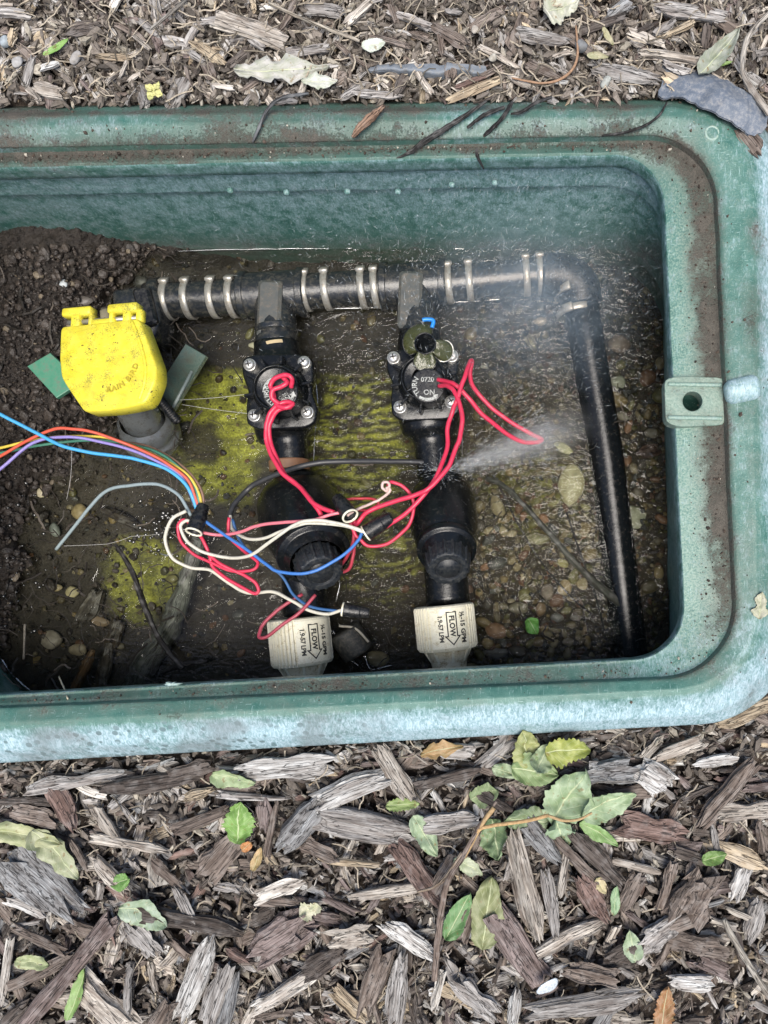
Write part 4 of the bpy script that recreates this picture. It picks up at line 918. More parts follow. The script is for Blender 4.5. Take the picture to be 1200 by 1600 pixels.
# leads of the western solenoid
wire('wire', 'red lead twisted on the western solenoid disc, upper strand', [(455, 606, 62), (456, 592, 58), (447, 586, 57), (432, 590, 58), (423, 602, 60), (427, 615, 60), (432, 632, 60), (446, 637, 59), (457, 631, 60), (448, 628, 61), (432, 634, 61), (420, 650, 62), (416, 672, 64), (420, 702, 64), (438, 735, 60), (465, 758, 58), (490, 787, 51), (522, 801, 49)], RED, 3.9, mat=REDM)
wire('wire', 'red lead twisted on the western solenoid disc, lower strand', [(442, 590, 60), (448, 597, 59), (440, 604, 58), (427, 609, 57), (426, 622, 58), (440, 634, 61), (455, 636, 62), (436, 640, 62), (424, 655, 63), (421, 680, 65), (428, 705, 65), (446, 742, 62), (472, 764, 60), (486, 782, 53), (502, 805, 52)], RED, 3.9, mat=REDM)
wire('wire', 'red lead from the eastern solenoid reaching furthest east into the spray', [(684, 594, 70), (697, 596, 64), (712, 602, 58), (730, 620, 58), (755, 648, 64), (785, 673, 72), (815, 690, 80), (838, 691, 86), (846, 686, 88), (830, 678, 86), (800, 660, 84), (770, 638, 82), (745, 612, 78), (734, 588, 72), (737, 563, 66), (730, 577, 58), (722, 600, 55), (714, 625, 55), (706, 645, 58), (699, 672, 58), (698, 700, 56), (687, 733, 52), (667, 767, 50), (640, 797, 51), (612, 817, 54), (590, 830, 56)], RED, 3.7, mat=REDM)
wire('wire', 'red lead from the eastern solenoid running straight down past the filter', [(686, 604, 68), (699, 603, 60), (712, 616, 55), (722, 650, 52), (720, 677, 51), (712, 702, 50), (699, 732, 48), (673, 761, 47), (647, 774, 49), (600, 789, 53), (572, 801, 55), (558, 818, 57), (552, 812, 58)], RED, 3.9, mat=REDM)
wire('wire', 'red wire ringed from the white curl round to the middle connector', [(606, 760, 56), (612, 753, 54), (633, 763, 55), (646, 785, 58), (643, 812, 60), (627, 834, 62), (602, 851, 62), (577, 853, 61), (561, 842, 59), (553, 830, 58), (548, 815, 57)], RED, 3.2, mat=REDM)
wire('wire', 'stripped white wire end curled into a hook above the connectors', [(603, 764, 52), (608, 760, 52), (606, 754, 52), (599, 754, 52), (598, 762, 52), (604, 768, 53), (607, 762, 53), (609, 768, 54), (592, 781, 55), (575, 789, 54), (555, 797, 50), (543, 805, 46)], (.70, .50, .45), 2.6)
wire('wire', 'dark red wire dangling below the connectors, east of the filter cap', [(553, 822, 60), (552, 845, 64), (543, 868, 70), (531, 886, 76), (537, 893, 78), (548, 885, 76), (553, 860, 72), (556, 832, 66)], (.45, .02, .05), 3.2)
wire('wire', 'bright red wire stub above the connectors', [(538, 782, 66), (555, 779, 67), (583, 780, 70), (591, 788, 72), (576, 797, 72), (556, 797, 70)], (.70, .02, .04), 2.6)
# connectors: black grease tubes with a pale rim
def connector(p0, p1, rpx, label, rim_at_1=True):
    A, B = Wp(*p0), Wp(*p1); e = empty('wire_connector', (A + B) / 2, label, 'wire connector', 'black grease-filled wire connectors')
    if not rim_at_1: A, B = B, A
    ax = B - A; LN = np.linalg.norm(ax); r = ml(rpx, p0[2]); g = G()
    lathe(g, A, ax, lp([(0, 0), (0, r * .72), (LN * .35, r * .84), (LN * .36, r * .92), (LN * .95, r), (LN, r * .98), (LN, r * .8), (LN - .002, r * .75), (LN - .003, 0)], .0004), 28, lambda a, i: 1 + .02 * np.sin(a * 9)); build('tube', g, BLACKM, e, True)
    g = G(); lathe(g, A, ax, lp([(LN - .0004, r * .80), (LN - .0004, r * 1.03), (LN + .0007, r * 1.03), (LN + .0007, r * .84), (LN - .0006, r * .8)], .0002), 28); build('rim', g, WHITEP, e, True)
connector((318, 790, 68), (303, 831, 60), 12.5, 'black wire connector where the western bundle ends')
connector((527, 778, 54), (547, 806, 46), 13, 'black wire connector above the western filter, upper of the middle pair')
connector((572, 833, 54), (612, 808, 54), 13, 'black wire connector lying east of the western filter, lower of the middle pair', False)
connector((536, 952, 64), (577, 958, 66), 11, 'black wire connector by itself near the western white fitting', False)

# ------------------------------------------------------------------ sticks, offcuts and twigs in the box
def stick(name, label, cat, pts, rpx, c=None, mat=None, rough=.12, n=10, group=None):
    P = path(pts, 6); d = np.mean([p[2] for p in pts]); g = G(); r = np.interp(np.linspace(0, 1, len(P)), np.linspace(0, 1, len(rpx)), rpx) if isinstance(rpx, (list, tuple)) else rpx
    rr = ml(np.asarray(r, float), d); tube(g, P, rr, n, col=c or (1, 1, 1), rough=rough); return build(name, g, mat or WOOD, None, True, label=label, cat=cat, group=group)
WETW = mat_wood('wet dark wood', .5, .08)
stick('branch', 'thick grey water-worn branch slanting up under the first connector', 'branch', [(212, 1080, 137), (228, 1040, 134), (262, 985, 132), (285, 930, 128), (303, 870, 122), (312, 840, 118)], [21, 20, 17, 14, 12, 10], (.12, .13, .11), WETW)
stick('twig', 'thin black twig crossing the branch in the south-west pool', 'twig', [(180, 850, 112), (205, 890, 114), (225, 945, 112), (250, 1000, 113), (285, 1045, 112)], [2.5, 4, 4.5, 4, 5], (.02, .018, .016), WETW)
stick('twig', 'short curved black twig at the foot of the branch', 'twig', [(250, 1052, 122), (280, 1040, 118), (325, 1032, 116)], [4, 5, 3], (.02, .018, .016), WETW)
stick('twig', 'long dark bent twig over the gravel east of the second filter', 'twig', [(760, 748, 118), (785, 758, 112), (815, 785, 108), (860, 835, 108), (890, 870, 110), (930, 910, 116), (970, 945, 122)], [4, 4, 4, 4.5, 5, 6, 7], (.06, .065, .05), WETW)
stick('twig', 'hair-thin black root beside the dark bent twig', 'root', [(780, 760, 120), (805, 810, 122), (840, 870, 124), (890, 930, 126), (925, 960, 128)], 1.6, (.03, .025, .02), WETW)
stick('twig', 'thin dark root standing across the gravel left of the black pipe', 'root', [(885, 800, 120), (905, 860, 120), (930, 930, 122), (948, 1000, 124)], 1.6, (.02, .02, .018), WETW)
stick('twig', 'pale straw standing at the south-west lip of the box', 'straw', [(92, 1057, 40), (100, 1075, 22), (106, 1092, 8)], 1.2, (.5, .47, .36), DRY)
stick('sliver', 'slanted brown bark sliver under the shallows near the south lip', 'bark sliver', [(118, 1075, 128), (135, 1040, 126), (145, 1015, 126)], [7, 8, 4], (.22, .13, .06), WETW)
stick('straw', 'pale stem standing upright in the shallows by the west bank', 'straw', [(37, 1030, 116), (38, 1000, 114), (39, 975, 113)], 1.6, (.3, .27, .22), DRY)
g = G(); P = path([(537, 985, 112), (560, 1020, 116)], 10); tube(g, P, ml(26, 112), 24); build('pipe_offcut', g, mat_plain('rough black pipe', (.03, .032, .03), .5, .4, (.10, .09, .07), .5, 500, bump=.9), None, True, label='short rough black pipe offcut between the two white fittings', cat='pipe offcut')
g = G(); s = path([(530, 978, 108), (555, 982, 106), (576, 1003, 108)]); tube(g, s, ml(2, 107), 6, col=(.4, .38, .32)); build('root', g, DRY, None, True, label='pale root draped on the black pipe offcut', cat='root')
# drowned bark pieces in the shallows
def chip(L, W_, T_, rng, nS=8, nC=12, curl=0., bow=0., jag=.5, rough=.13, taper=(.3, .3), point=(0, 0)):
    u = np.linspace(-1, 1, nS)[:, None]; a = (np.arange(nC) + .5) / nC * 2 * pi
    ca, sa = np.cos(a)[None], np.sin(a)[None]
    rid = 1 + rough * rng.standard_normal(nC)[None]; rid2 = 1 + rough * 1.6 * rng.standard_normal(nC)[None]
    wn_ = np.interp(u[:, 0], np.linspace(-1, 1, 5), 1 + .16 * rng.standard_normal(5))[:, None]; off = np.interp(u[:, 0], np.linspace(-1, 1, 5), .10 * rng.standard_normal(5))[:, None]
    tp = 1 - np.where(u < 0, taper[0], taper[1]) * np.abs(u) ** 3.2
    Y = W_ / 2 * (np.sign(ca) * np.abs(ca) ** .6 * rid * wn_ * tp + off); Z = T_ / 2 * np.sign(sa) * np.abs(sa) ** .55 * rid2 * (1 - .25 * np.abs(u) ** 4)
    jg = rng.uniform(-1, .6, nC)[None] * jag * min(W_ / L, .6); sl = rng.uniform(-.5, .5) * W_ / L
    X = L / 2 * u * (1 + jg * 1.3 * np.abs(u) ** 4) + sl * L * .5 * ca * np.abs(u) ** 2 * .6
    Y = Y + bow * L * u ** 2; Z = Z + curl * L * u ** 2 + rng.normal(0, T_ * .04, (nS, nC))
    V = np.stack(np.broadcast_arrays(X, Y, Z), -1).reshape(-1, 3); e0 = V[:nC].mean(0) + [L * .03, 0, 0]; e1 = V[-nC:].mean(0) - [L * .03, 0, 0]
    n = nS * nC; V = np.vstack([V, e0, e1]); T = [(n, (j + 1) % nC, j) for j in range(nC)] + [(n + 1, n - nC + j, n - nC + (j + 1) % nC) for j in range(nC)]
    return V, quadgrid(nS, nC), T
crng = np.random.default_rng(23)
for (px, py, L, w_, ang, c, lab) in [(140, 950, 60, 26, 60, (.07, .06, .045), 'drowned grey-brown bark slab in the shallows by the west bank'), (180, 990, 46, 24, 75, (.10, .08, .055), 'drowned pointed bark piece next to the grey branch'), (165, 1040, 70, 20, 80, (.09, .075, .055), 'drowned bark plank under the south lip'),
    (190, 810, 70, 12, -25, (.06, .05, .04), 'dark stick fragment on the soil bar in the pool'), (830, 535, 26, 12, -60, (.30, .27, .17), 'tan bark flake lying on silt below the manifold'), (757, 572, 12, 7, -10, (.4, .38, .33), 'small pale flake beside the eastern valve'), (1015, 705, 30, 20, 20, (.13, .08, .06), 'reddish flake wedged under the east wall')]:
    d = on_floor(px, py) - 3; V, Q, T = chip(ml(L, d), ml(w_, d), .006, crng); g = G().add(rot(V, radians(ang), 0, .1) + Wp(px, py, d), Q, T, col=c, gv=V + crng.uniform(0, 9, 3)); build('bark_piece', g, WETW, label=lab, cat='bark piece', group='drowned bark pieces in the box')
# root hairs on the bank
g = G(); hr_ = np.random.default_rng(31)
for _ in range(420):
    px, py = hr_.uniform(-20, 330), hr_.uniform(400, 1080)
    if hr_.random() < .25: px, py = hr_.uniform(330, 1030), hr_.uniform(420, 1060)
    d = min(on_floor(px, py), 119) - 3; a = hr_.uniform(0, 6.3); L = hr_.uniform(15, 60); P = [];
    for t in np.linspace(0, 1, 7):
        P.append(Wp(px, py, d - 2.5 * sin(t * 3) + hr_.normal(0, .6))); px += cos(a) * L / 7; py += sin(a) * L / 7; a += hr_.normal(0, .35)
    v = hr_.choice([.03, .06, .16], p=[.6, .3, .1]); tube(g, np.array(P), ml(hr_.choice([.5, .9, 1.7], p=[.5, .35, .15]), d), 4, col=(v, v * .85, v * .7), caps=False)
build('root_hairs', g, CRUMB, kind='stuff', label='fine dark roots tangled over the soil bank and pool')
g = G()
for a_, b_ in [((278, 625, 95), (386, 616, 84)), ((284, 632, 97), (386, 646, 84)), ((100, 853, 100), (168, 850, 112)), ((168, 850, 112), (205, 838, 110)), ((205, 838, 110), (245, 835, 105)), ((112, 700, 70), (104, 780, 115))]:
    A_, B_ = Wp(*a_), Wp(*b_); P = np.array([A_ + (B_ - A_) * t - [0, 0, .002 * sin(pi * t)] for t in np.linspace(0, 1, 9)]); tube(g, P, .00009, 4, col=(.8, .8, .8))
build('cobweb', g, DRY, kind='stuff', label='fine cobweb threads strung over the pool and the bank')
# bubbles clustered on the soil bar
g = G()
for _ in range(150):
    px, py = (hr_.normal(255, 22), hr_.normal(828, 20)) if hr_.random() < .6 else (hr_.uniform(0, 75), hr_.uniform(740, 1000))
    V, Q = LQ6[0]; r = hr_.uniform(.0006, .002); g.add(V * r + Wp(px, py, min(on_floor(px, py), 120) - 2.5), Q)
BUB = M('froth'); BUB.b.inputs['Base Color'].default_value = (.02, .02, .018, 1); BUB.b.inputs['Roughness'].default_value = .06; BUB.b.inputs['Coat Weight'].default_value = 1
build('froth', g, BUB.m, kind='stuff', label='glistening froth and wet clods along the water edge', smooth=True)
#PART4

# ------------------------------------------------------------------ mulch
PAL = {'grey': (.38, .37, .355), 'brown': (.215, .18, .155), 'dark': (.11, .094, .083), 'silver': (.56, .565, .55), 'purple': (.215, .175, .165), 'tan': (.50, .42, .30), 'pale': (.62, .60, .55), 'red': (.24, .17, .148), 'blue': (.27, .28, .285), 'light': (.50, .465, .41)}
WORDS = {'grey': 'grey', 'brown': 'brown', 'dark': 'dark brown', 'silver': 'silvery grey', 'purple': 'purplish brown', 'tan': 'tan', 'pale': 'bleached', 'red': 'reddish', 'blue': 'slate grey', 'light': 'light brown'}
hero = [ # px, py, length, width, angle (deg, anticlockwise), colour
 (65, 1384, 122, 64, -42, 'blue'), (108, 1520, 208, 28, 51, 'purple'), (160, 1570, 104, 42, -38, 'light'), (305, 1532, 155, 38, 67, 'silver'), (340, 1556, 104, 32, 72, 'grey'), (440, 1472, 98, 50, 33, 'purple'), (452, 1545, 118, 30, 30, 'pale'), (300, 1440, 155, 27, -14, 'dark'),
 (290, 1420, 74, 19, -66, 'grey'), (204, 1320, 128, 15, -8, 'light'), (55, 1274, 72, 30, -12, 'brown'), (96, 1255, 80, 34, -62, 'red'), (40, 1251, 84, 11, 0, 'dark'), (412, 1272, 44, 24, 88, 'purple'), (424, 1296, 84, 12, 80, 'brown'), (470, 1290, 92, 50, 50, 'blue'),
 (446, 1196, 130, 38, 4, 'silver'), (396, 1246, 106, 13, -6, 'grey'), (312, 1284, 92, 17, 22, 'brown'), (310, 1241, 42, 19, 16, 'tan'), (8, 1520, 104, 13, 82, 'pale'), (62, 1470, 92, 17, -20, 'brown'), (56, 1520, 126, 23, 27, 'brown'), (199, 1550, 84, 13, 88, 'grey'), (125, 1336, 50, 13, -66, 'brown'),
 (170, 1368, 72, 24, -45, 'light'), (258, 1366, 60, 15, -45, 'brown'), (437, 1388, 74, 22, 20, 'pale'), (434, 1410, 66, 11, 0, 'brown'), (222, 1466, 54, 32, -50, 'grey'), (552, 1230, 118, 37, 22, 'silver'), (616, 1207, 88, 29, -57, 'light'), (570, 1292, 144, 46, -11, 'grey'), (706, 1284, 84, 30, 6, 'grey'),
 (652, 1364, 110, 34, -56, 'red'), (545, 1348, 96, 12, -5, 'tan'), (606, 1393, 118, 16, 8, 'light'), (532, 1414, 60, 13, -28, 'purple'), (640, 1468, 90, 29, -38, 'silver'), (546, 1462, 62, 40, 10, 'light'), (622, 1545, 112, 34, 82, 'grey'), (585, 1535, 96, 35, 70, 'brown'), (548, 1570, 66, 27, -45, 'tan'),
 (810, 1478, 118, 50, -58, 'purple'), (822, 1382, 168, 36, -76, 'light'), (846, 1316, 80, 34, -50, 'blue'), (932, 1341, 114, 30, -44, 'dark'), (900, 1345, 100, 20, -43, 'brown'), (861, 1410, 92, 27, -80, 'grey'), (880, 1368, 68, 17, 80, 'light'), (892, 1462, 114, 24, 25, 'light'), (950, 1206, 80, 46, 4, 'blue'),
 (926, 1403, 74, 30, -58, 'red'), (984, 1395, 58, 27, 62, 'brown'), (915, 1570, 190, 28, 7, 'grey'), (925, 1523, 74, 32, -12, 'brown'), (806, 1575, 60, 20, 82, 'silver'), (1020, 1296, 102, 40, -10, 'red'), (1085, 1398, 76, 64, 60, 'brown'), (1155, 1376, 54, 25, 68, 'silver'), (1148, 1334, 100, 25, -20, 'tan'),
 (1168, 1266, 84, 27, 2, 'light'), (1136, 1240, 128, 32, 50, 'brown'), (1032, 1458, 68, 38, 34, 'grey'), (1042, 1384, 80, 21, 75, 'brown'), (995, 1354, 70, 15, -14, 'light'), (1092, 1476, 78, 36, -5, 'brown'), (1080, 1533, 64, 25, -5, 'silver'), (1116, 1510, 54, 27, -22, 'purple'), (1022, 1212, 54, 50, -30, 'silver'),
 (1060, 1172, 84, 21, 22, 'light'), (1162, 1114, 90, 24, 22, 'tan'), (352, 1575, 110, 34, 76, 'blue'), (745, 1560, 80, 34, -40, 'grey'), (700, 1215, 110, 22, 14, 'dark'), (240, 1225, 150, 26, 6, 'dark'), (120, 1222, 150, 20, 10, 'grey'), (500, 1330, 60, 20, -20, 'brown'), (345, 1338, 70, 38, 50, 'brown'),
 (730, 1440, 60, 24, 70, 'brown'), (770, 1250, 60, 18, -30, 'dark'), (690, 1370, 64, 18, 60, 'brown'), (985, 1480, 76, 20, 30, 'dark'), (1180, 1440, 60, 26, 70, 'grey'), (1075, 1440, 60, 24, 20, 'brown'), (24, 1590, 60, 30, 45, 'dark'), (250, 1590, 60, 26, 60, 'brown'), (505, 1505, 64, 26, 30, 'dark'),
 # upper strip
 (1078, 20, 114, 25, -12, 'grey'), (964, 17, 46, 21, 36, 'blue'), (1057, 48, 58, 13, 24, 'tan'), (978, 116, 100, 26, -17, 'grey'), (1046, 88, 92, 13, -10, 'light'), (1062, 132, 56, 17, -30, 'tan'), (1170, 222, 60, 30, -52, 'brown'), (395, 48, 116, 32, -17, 'light'), (325, 82, 58, 15, -35, 'tan'), (75, 141, 48, 21, -14, 'light'),
 (328, 113, 34, 17, -60, 'brown'), (740, 141, 86, 15, 20, 'tan'), (590, 147, 76, 13, -3, 'grey'), (660, 126, 50, 11, -58, 'light'), (704, 112, 18, 26, 80, 'brown'), (735, 128, 48, 10, 14, 'red'), (905, 70, 60, 17, -34, 'brown'), (935, 40, 80, 14, 14, 'dark'), (850, 60, 80, 18, -8, 'grey'), (1120, 30, 70, 18, -30, 'brown'),
 (780, 90, 70, 10, -24, 'light'), (560, 20, 60, 14, 40, 'light'), (640, 30, 70, 12, -20, 'grey'), (205, 50, 60, 12, -30, 'brown'), (130, 45, 54, 20, 12, 'dark'), (45, 110, 46, 10, 70, 'grey'), (180, 90, 54, 12, -8, 'tan'), (480, 80, 70, 14, 10, 'grey'), (505, 15, 60, 18, -10, 'grey'), (760, 30, 60, 16, 30, 'brown'),
 (1150, 100, 60, 12, -60, 'grey'), (1010, 60, 60, 12, -20, 'light'), (850, 110, 60, 14, -25, 'brown'), (450, 25, 50, 12, 60, 'brown'), (610, 65, 60, 14, -10, 'brown'), (700, 55, 70, 18, -30, 'brown'), (1058, 108, 46, 13, -20, 'grey'), (1092, 118, 30, 10, 30, 'brown'), (815, 130, 50, 9, -25, 'light'), (20, 20, 50, 14, -5, 'grey')]
marks = [('the yellow-green sprig', 850, 1230), ('the big slate slab of bark', 65, 1384), ('the long purplish plank', 110, 1520), ('the oak leaf', 70, 1330), ('the bright green leaf', 375, 1283), ('the curled pale green leaf', 232, 1425), ('the olive leaf', 760, 1425), ('the long forked twig', 690, 1450), ('the orange dry leaf', 1037, 1575), ('the bare grey twig', 1160, 1500),
         ('the reddish rounded bark', 1020, 1296), ('the silvery bark by the box rim', 446, 1196), ('the small green leaf scrap', 190, 1376), ('the pale green leaf by the twig', 665, 1305), ('the grey flower-like curl', 490, 1420), ('the white shell', 857, 1540), ('the box corner', 1150, 1160),
         ('the peeled pale bark', 440, 108), ('the yellow blossom', 240, 143), ('the green grass blade', 88, 73), ('the curled grey-green leaf', 1125, 90), ('the blue-grey edging', 680, 110), ('the black fabric edge', 1110, 160), ('the pale bent twig', 1165, 100), ('the bleached curl', 875, 20), ('the fallen pale straw', 500, 40), ('the south rim of the box', 250, 1215), ('the box rim below the fittings', 600, 1190), ('the grey pebbles', 110, 90)]
ulabs = set()
def side_word(px, py, m):
    dx, dy = px - m[1], py - m[2]
    if abs(dx) > abs(dy) * 2: return 'right of' if dx > 0 else 'left of'
    if abs(dy) > abs(dx) * 2: return 'below' if dy > 0 else 'above'
    return ('below and right of' if dx > 0 else 'below and left of') if dy > 0 else ('above and right of' if dx > 0 else 'above and left of')
def chip_label(px, py, L, w_, ang, cn, noun='wood chip'):
    order = sorted(marks, key=lambda m: (m[1] - px) ** 2 + (m[2] - py) ** 2)
    a = ang % 180; ori = 'lying level' if a < 20 or a > 160 else ('upright' if 70 < a < 110 else ('slanting up rightward' if a < 90 else 'slanting down rightward'))
    size = ('long ' if L > 70 else 'short ' if L < 40 else 'mid-sized ') + ('broad' if w_ / L > .4 else 'narrow' if w_ / L < .2 else 'blocky')
    for m in order[:5]:
        for ex in ('', ori):
            lab = ('%s %s %s%s %s %s' % (size, WORDS[cn], noun, (' ' + ex) if ex else '', side_word(px, py, m), m[0]))
            if lab not in ulabs and len(lab.split()) <= 16: ulabs.add(lab); return lab
    return lab
P1 = np.array([to_px(L1[i:i + 1]) for i in range(0, NL, 2)])[:, :, 0]
def outside(px, py, m=0.0):
    """signed distance in pixels outside the collar's outline (positive = outside)"""
    d = np.hypot(P1[:, 0] - px, P1[:, 1] - py); i = d.argmin(); ins = False; n = len(P1); x, y = P1[:, 0], P1[:, 1]; xj, yj = np.roll(x, -1), np.roll(y, -1)
    c = ((y > py) != (yj > py)) & (px < (xj - x) * (py - y) / (yj - y + 1e-12) + x); return -d[i] if c.sum() % 2 else d[i]
mrng = np.random.default_rng(101)
def chip_at(px, py, L, w_, ang, cn, lift, noun='wood chip', big=True):
    d = float(hg(px, py)) - lift; c = np.array(PAL[cn]) * mrng.uniform(.8, 1.15) * (1.2 if py < 200 else 1)
    T_ = w_ * mrng.uniform(.32, .55) if w_ > 14 else w_ * mrng.uniform(.45, .75)
    V, Q, T = chip(ml(L, d), ml(w_, d), ml(T_, d), mrng, 12 if L > 60 else 8, 18 if w_ > 22 else 12, curl=mrng.normal(0, .02), bow=mrng.normal(0, .02), jag=1.0, rough=.15, taper=(mrng.choice([.03, .15, .5]), mrng.choice([.03, .15, .6])))
    R_ = rot(V, radians(ang), mrng.normal(0, .07), mrng.normal(0, .16)); return R_ + Wp(px, py, d), Q, T, c, V + mrng.uniform(0, 9, 3)
GC = 'bark mulch chips round the box'
nh = 0
for i, (px, py, L, w_, ang, cn) in enumerate(hero):
    w_ = w_ * (.88 if w_ > 20 else .95)
    P_, Q, T, c, gv = chip_at(px, py, L, w_, ang, cn, 7 if py > 400 else 3.5)
    g = G().add(P_, Q, T, col=c, gv=gv); build('wood_chip', g, WOOD, label=chip_label(px, py, L, w_, ang, cn), cat='wood chip', group=GC); nh += 1
pts = [(h[0], h[1]) for h in hero]; tries = 0
pool = ['grey'] * 6 + ['brown'] * 6 + ['dark'] * 4 + ['silver'] * 2 + ['purple'] * 2 + ['tan', 'light', 'light', 'light', 'pale', 'red', 'blue']
ptop = ['light'] * 6 + ['tan'] * 2 + ['brown'] * 3 + ['grey'] * 6 + ['dark'] * 2 + ['pale', 'silver', 'purple']
while nh < 298:
    tries += 1; top = mrng.random() < .3
    px, py = mrng.uniform(-5, 1205), (mrng.uniform(-5, 150) if top else mrng.uniform(1120, 1605))
    if not top and mrng.random() < .03: px, py = mrng.uniform(1150, 1200), mrng.uniform(140, 200)
    L = mrng.uniform(20, 44) if top else mrng.uniform(30, 66); w_ = L * mrng.uniform(.14, .38)
    dd = outside(px, py)
    if dd < (2 if py < 400 else L * .30): continue
    q = np.array(pts); dm = np.hypot(q[:, 0] - px, q[:, 1] - py).min()
    if dm < (16 if top else 24) * (1 if tries < 6000 else .6): continue
    pts.append((px, py)); cn = (ptop if top else pool)[mrng.integers(len(ptop if top else pool))]; ang = mrng.uniform(0, 180)
    if not top and py < 1240: ang = mrng.normal(5, 22)
    P_, Q, T, c, gv = chip_at(px, py, L, w_, ang, cn, mrng.uniform(1, 5)); g = G().add(P_, Q, T, col=c, gv=gv)
    build('wood_chip', g, WOOD, label=chip_label(px, py, L, w_, ang, cn), cat='wood chip', group=GC); nh += 1
# the rest of the mulch as one mass
g = G(); srng = np.random.default_rng(77); n = 0
def fastchip(L, W_, T_):
    nS, nC = 5, 7; V, Q, T = chip(L, W_, T_, srng, nS, nC, curl=srng.normal(0, .04), bow=srng.normal(0, .05), jag=.9, rough=.18, taper=(srng.choice([0, .1, .5]), srng.choice([0, .1, .7]))); return V, Q, T
protos = [fastchip(1, r_, r_ * srng.uniform(.35, .7)) for r_ in np.linspace(.08, .5, 60)]
while n < 13500:
    r_ = srng.random()
    if r_ < .42: px, py = srng.uniform(-170, 1370), srng.uniform(-150, 158)
    elif r_ < .93: px, py = srng.uniform(-170, 1370), srng.uniform(1112, 1740)
    else: px, py = srng.uniform(1150, 1380), srng.uniform(120, 1150)
    top = py < 400; dd = outside(px, py)
    if dd < (-6 if top and px < 1000 else 3): continue
    if top: L = min(srng.gamma(2.2, 6) + 6, 48)
    else: L = min(srng.gamma(2.2, 8) + 7, 60)
    if not top and dd < L * .32: L = max(dd * 2.6, 8)
    V, Q, T = protos[srng.integers(60)]; d = float(hg(px, py)); d = d + srng.uniform(-1.5, 9) if dd > 5 else d - 2
    s_ = ml(L, d); pl_ = ptop if top else pool; cn = pl_[srng.integers(len(pl_))]; c = np.array(PAL[cn]) * srng.uniform(.65, 1.2) * (1.25 if top else 1.08)
    ang = srng.uniform(0, pi) if top or py > 1235 else srng.normal(.08, .45)
    g.add(rot(V * s_, ang, srng.normal(0, .22), srng.normal(0, .35)) + Wp(px, py, d), Q, T, col=c, gv=V * s_ + srng.uniform(0, 9, 3)); n += 1
build('mulch', g, WOOD, kind='stuff', label='small grey-brown bark mulch packed between the larger chips')
# crumbs in the mulch and earth spilled on the rim and ledge
g = G(); n = 0
while n < 13500:
    r_ = srng.random()
    if r_ < .40: px, py = srng.uniform(-60, 1260), srng.uniform(-40, 165)
    elif r_ < .84: px, py = srng.uniform(-60, 1260), srng.uniform(1120, 1640)
    else:
        t = srng.random(); k = srng.integers(NL); q = srng.random()
        if q < .72:
            f = srng.beta(1.0, 2.6); P_ = lerp(L45[k], L46[k], f)
        elif q < .9: P_ = lerp(L25[k], L3[k], srng.random())
        else: P_ = lerp(L15[k], L2[k], srng.random())
        a, b = to_px(P_[None]); px, py = a[0], b[0]
        if not (-20 < px < 1220 and 140 < py < 1200): continue
        if py > 950 and q > .72 and srng.random() < .85: continue
        if py > 1000 and srng.random() < .5: continue
        if 220 < py < 1000 and px > 1000 and q > .72 and srng.random() < .7: continue
        r = .00022 + srng.gamma(1.2, .0002); V, Q = LQ4[srng.integers(10)]; v = srng.uniform(.4, 1.5); c = np.array([.075, .058, .046]) * v
        if srng.random() < .06: c = np.array([.45, .42, .36])
        g.add(rot(V * min(r, .0016), srng.uniform(0, 6)) + P_ + [0, 0, .0003], Q, col=c); n += 1; continue
    if outside(px, py) < -4: continue
    r = .0006 + srng.gamma(1.6, .0006); V, Q = LQ4[srng.integers(10)]; v = srng.uniform(.4, 1.7); c = np.array([.145, .127, .11]) * v
    if srng.random() < .1: c = np.array([.40, .37, .31]) * srng.uniform(.7, 1.1)
    d = float(hg(px, py)) + srng.uniform(-3, 7); g.add(rot(V * [1.6, .8, .8] * min(r, .0035), srng.uniform(0, 6)) + Wp(px, py, d), Q, col=c); n += 1
build('earth_crumbs', g, DRY, kind='stuff', label='dry earth crumbs among the mulch and spilled along the box ledge')
# thin straws and fibres
g = G()
for _ in range(1200):
    top = srng.random() < .5; px, py = srng.uniform(-30, 1230), (srng.uniform(-20, 155) if top else srng.uniform(1140, 1620))
    if outside(px, py) < 4: continue
    a = srng.uniform(0, 6.3); L = srng.uniform(12, 60); d = float(hg(px, py)) - srng.uniform(1, 6); P = []
    for t in range(6): P.append(Wp(px, py, d + srng.normal(0, .5))); px += cos(a) * L / 6; py += sin(a) * L / 6; a += srng.normal(0, .3)
    if min(outside(*[q[0] for q in to_px(np.array([p]))]) for p in P[-2:]) < 2: continue
    v = srng.choice([.5, .3, .12], p=[.4, .35, .25]); tube(g, np.array(P), ml(srng.uniform(.5, 1.3), d), 4, col=(v, v * .88, v * .7), caps=False)
build('straw_fibres', g, DRY, kind='stuff', label='thin pale straws and fibres scattered through the mulch')

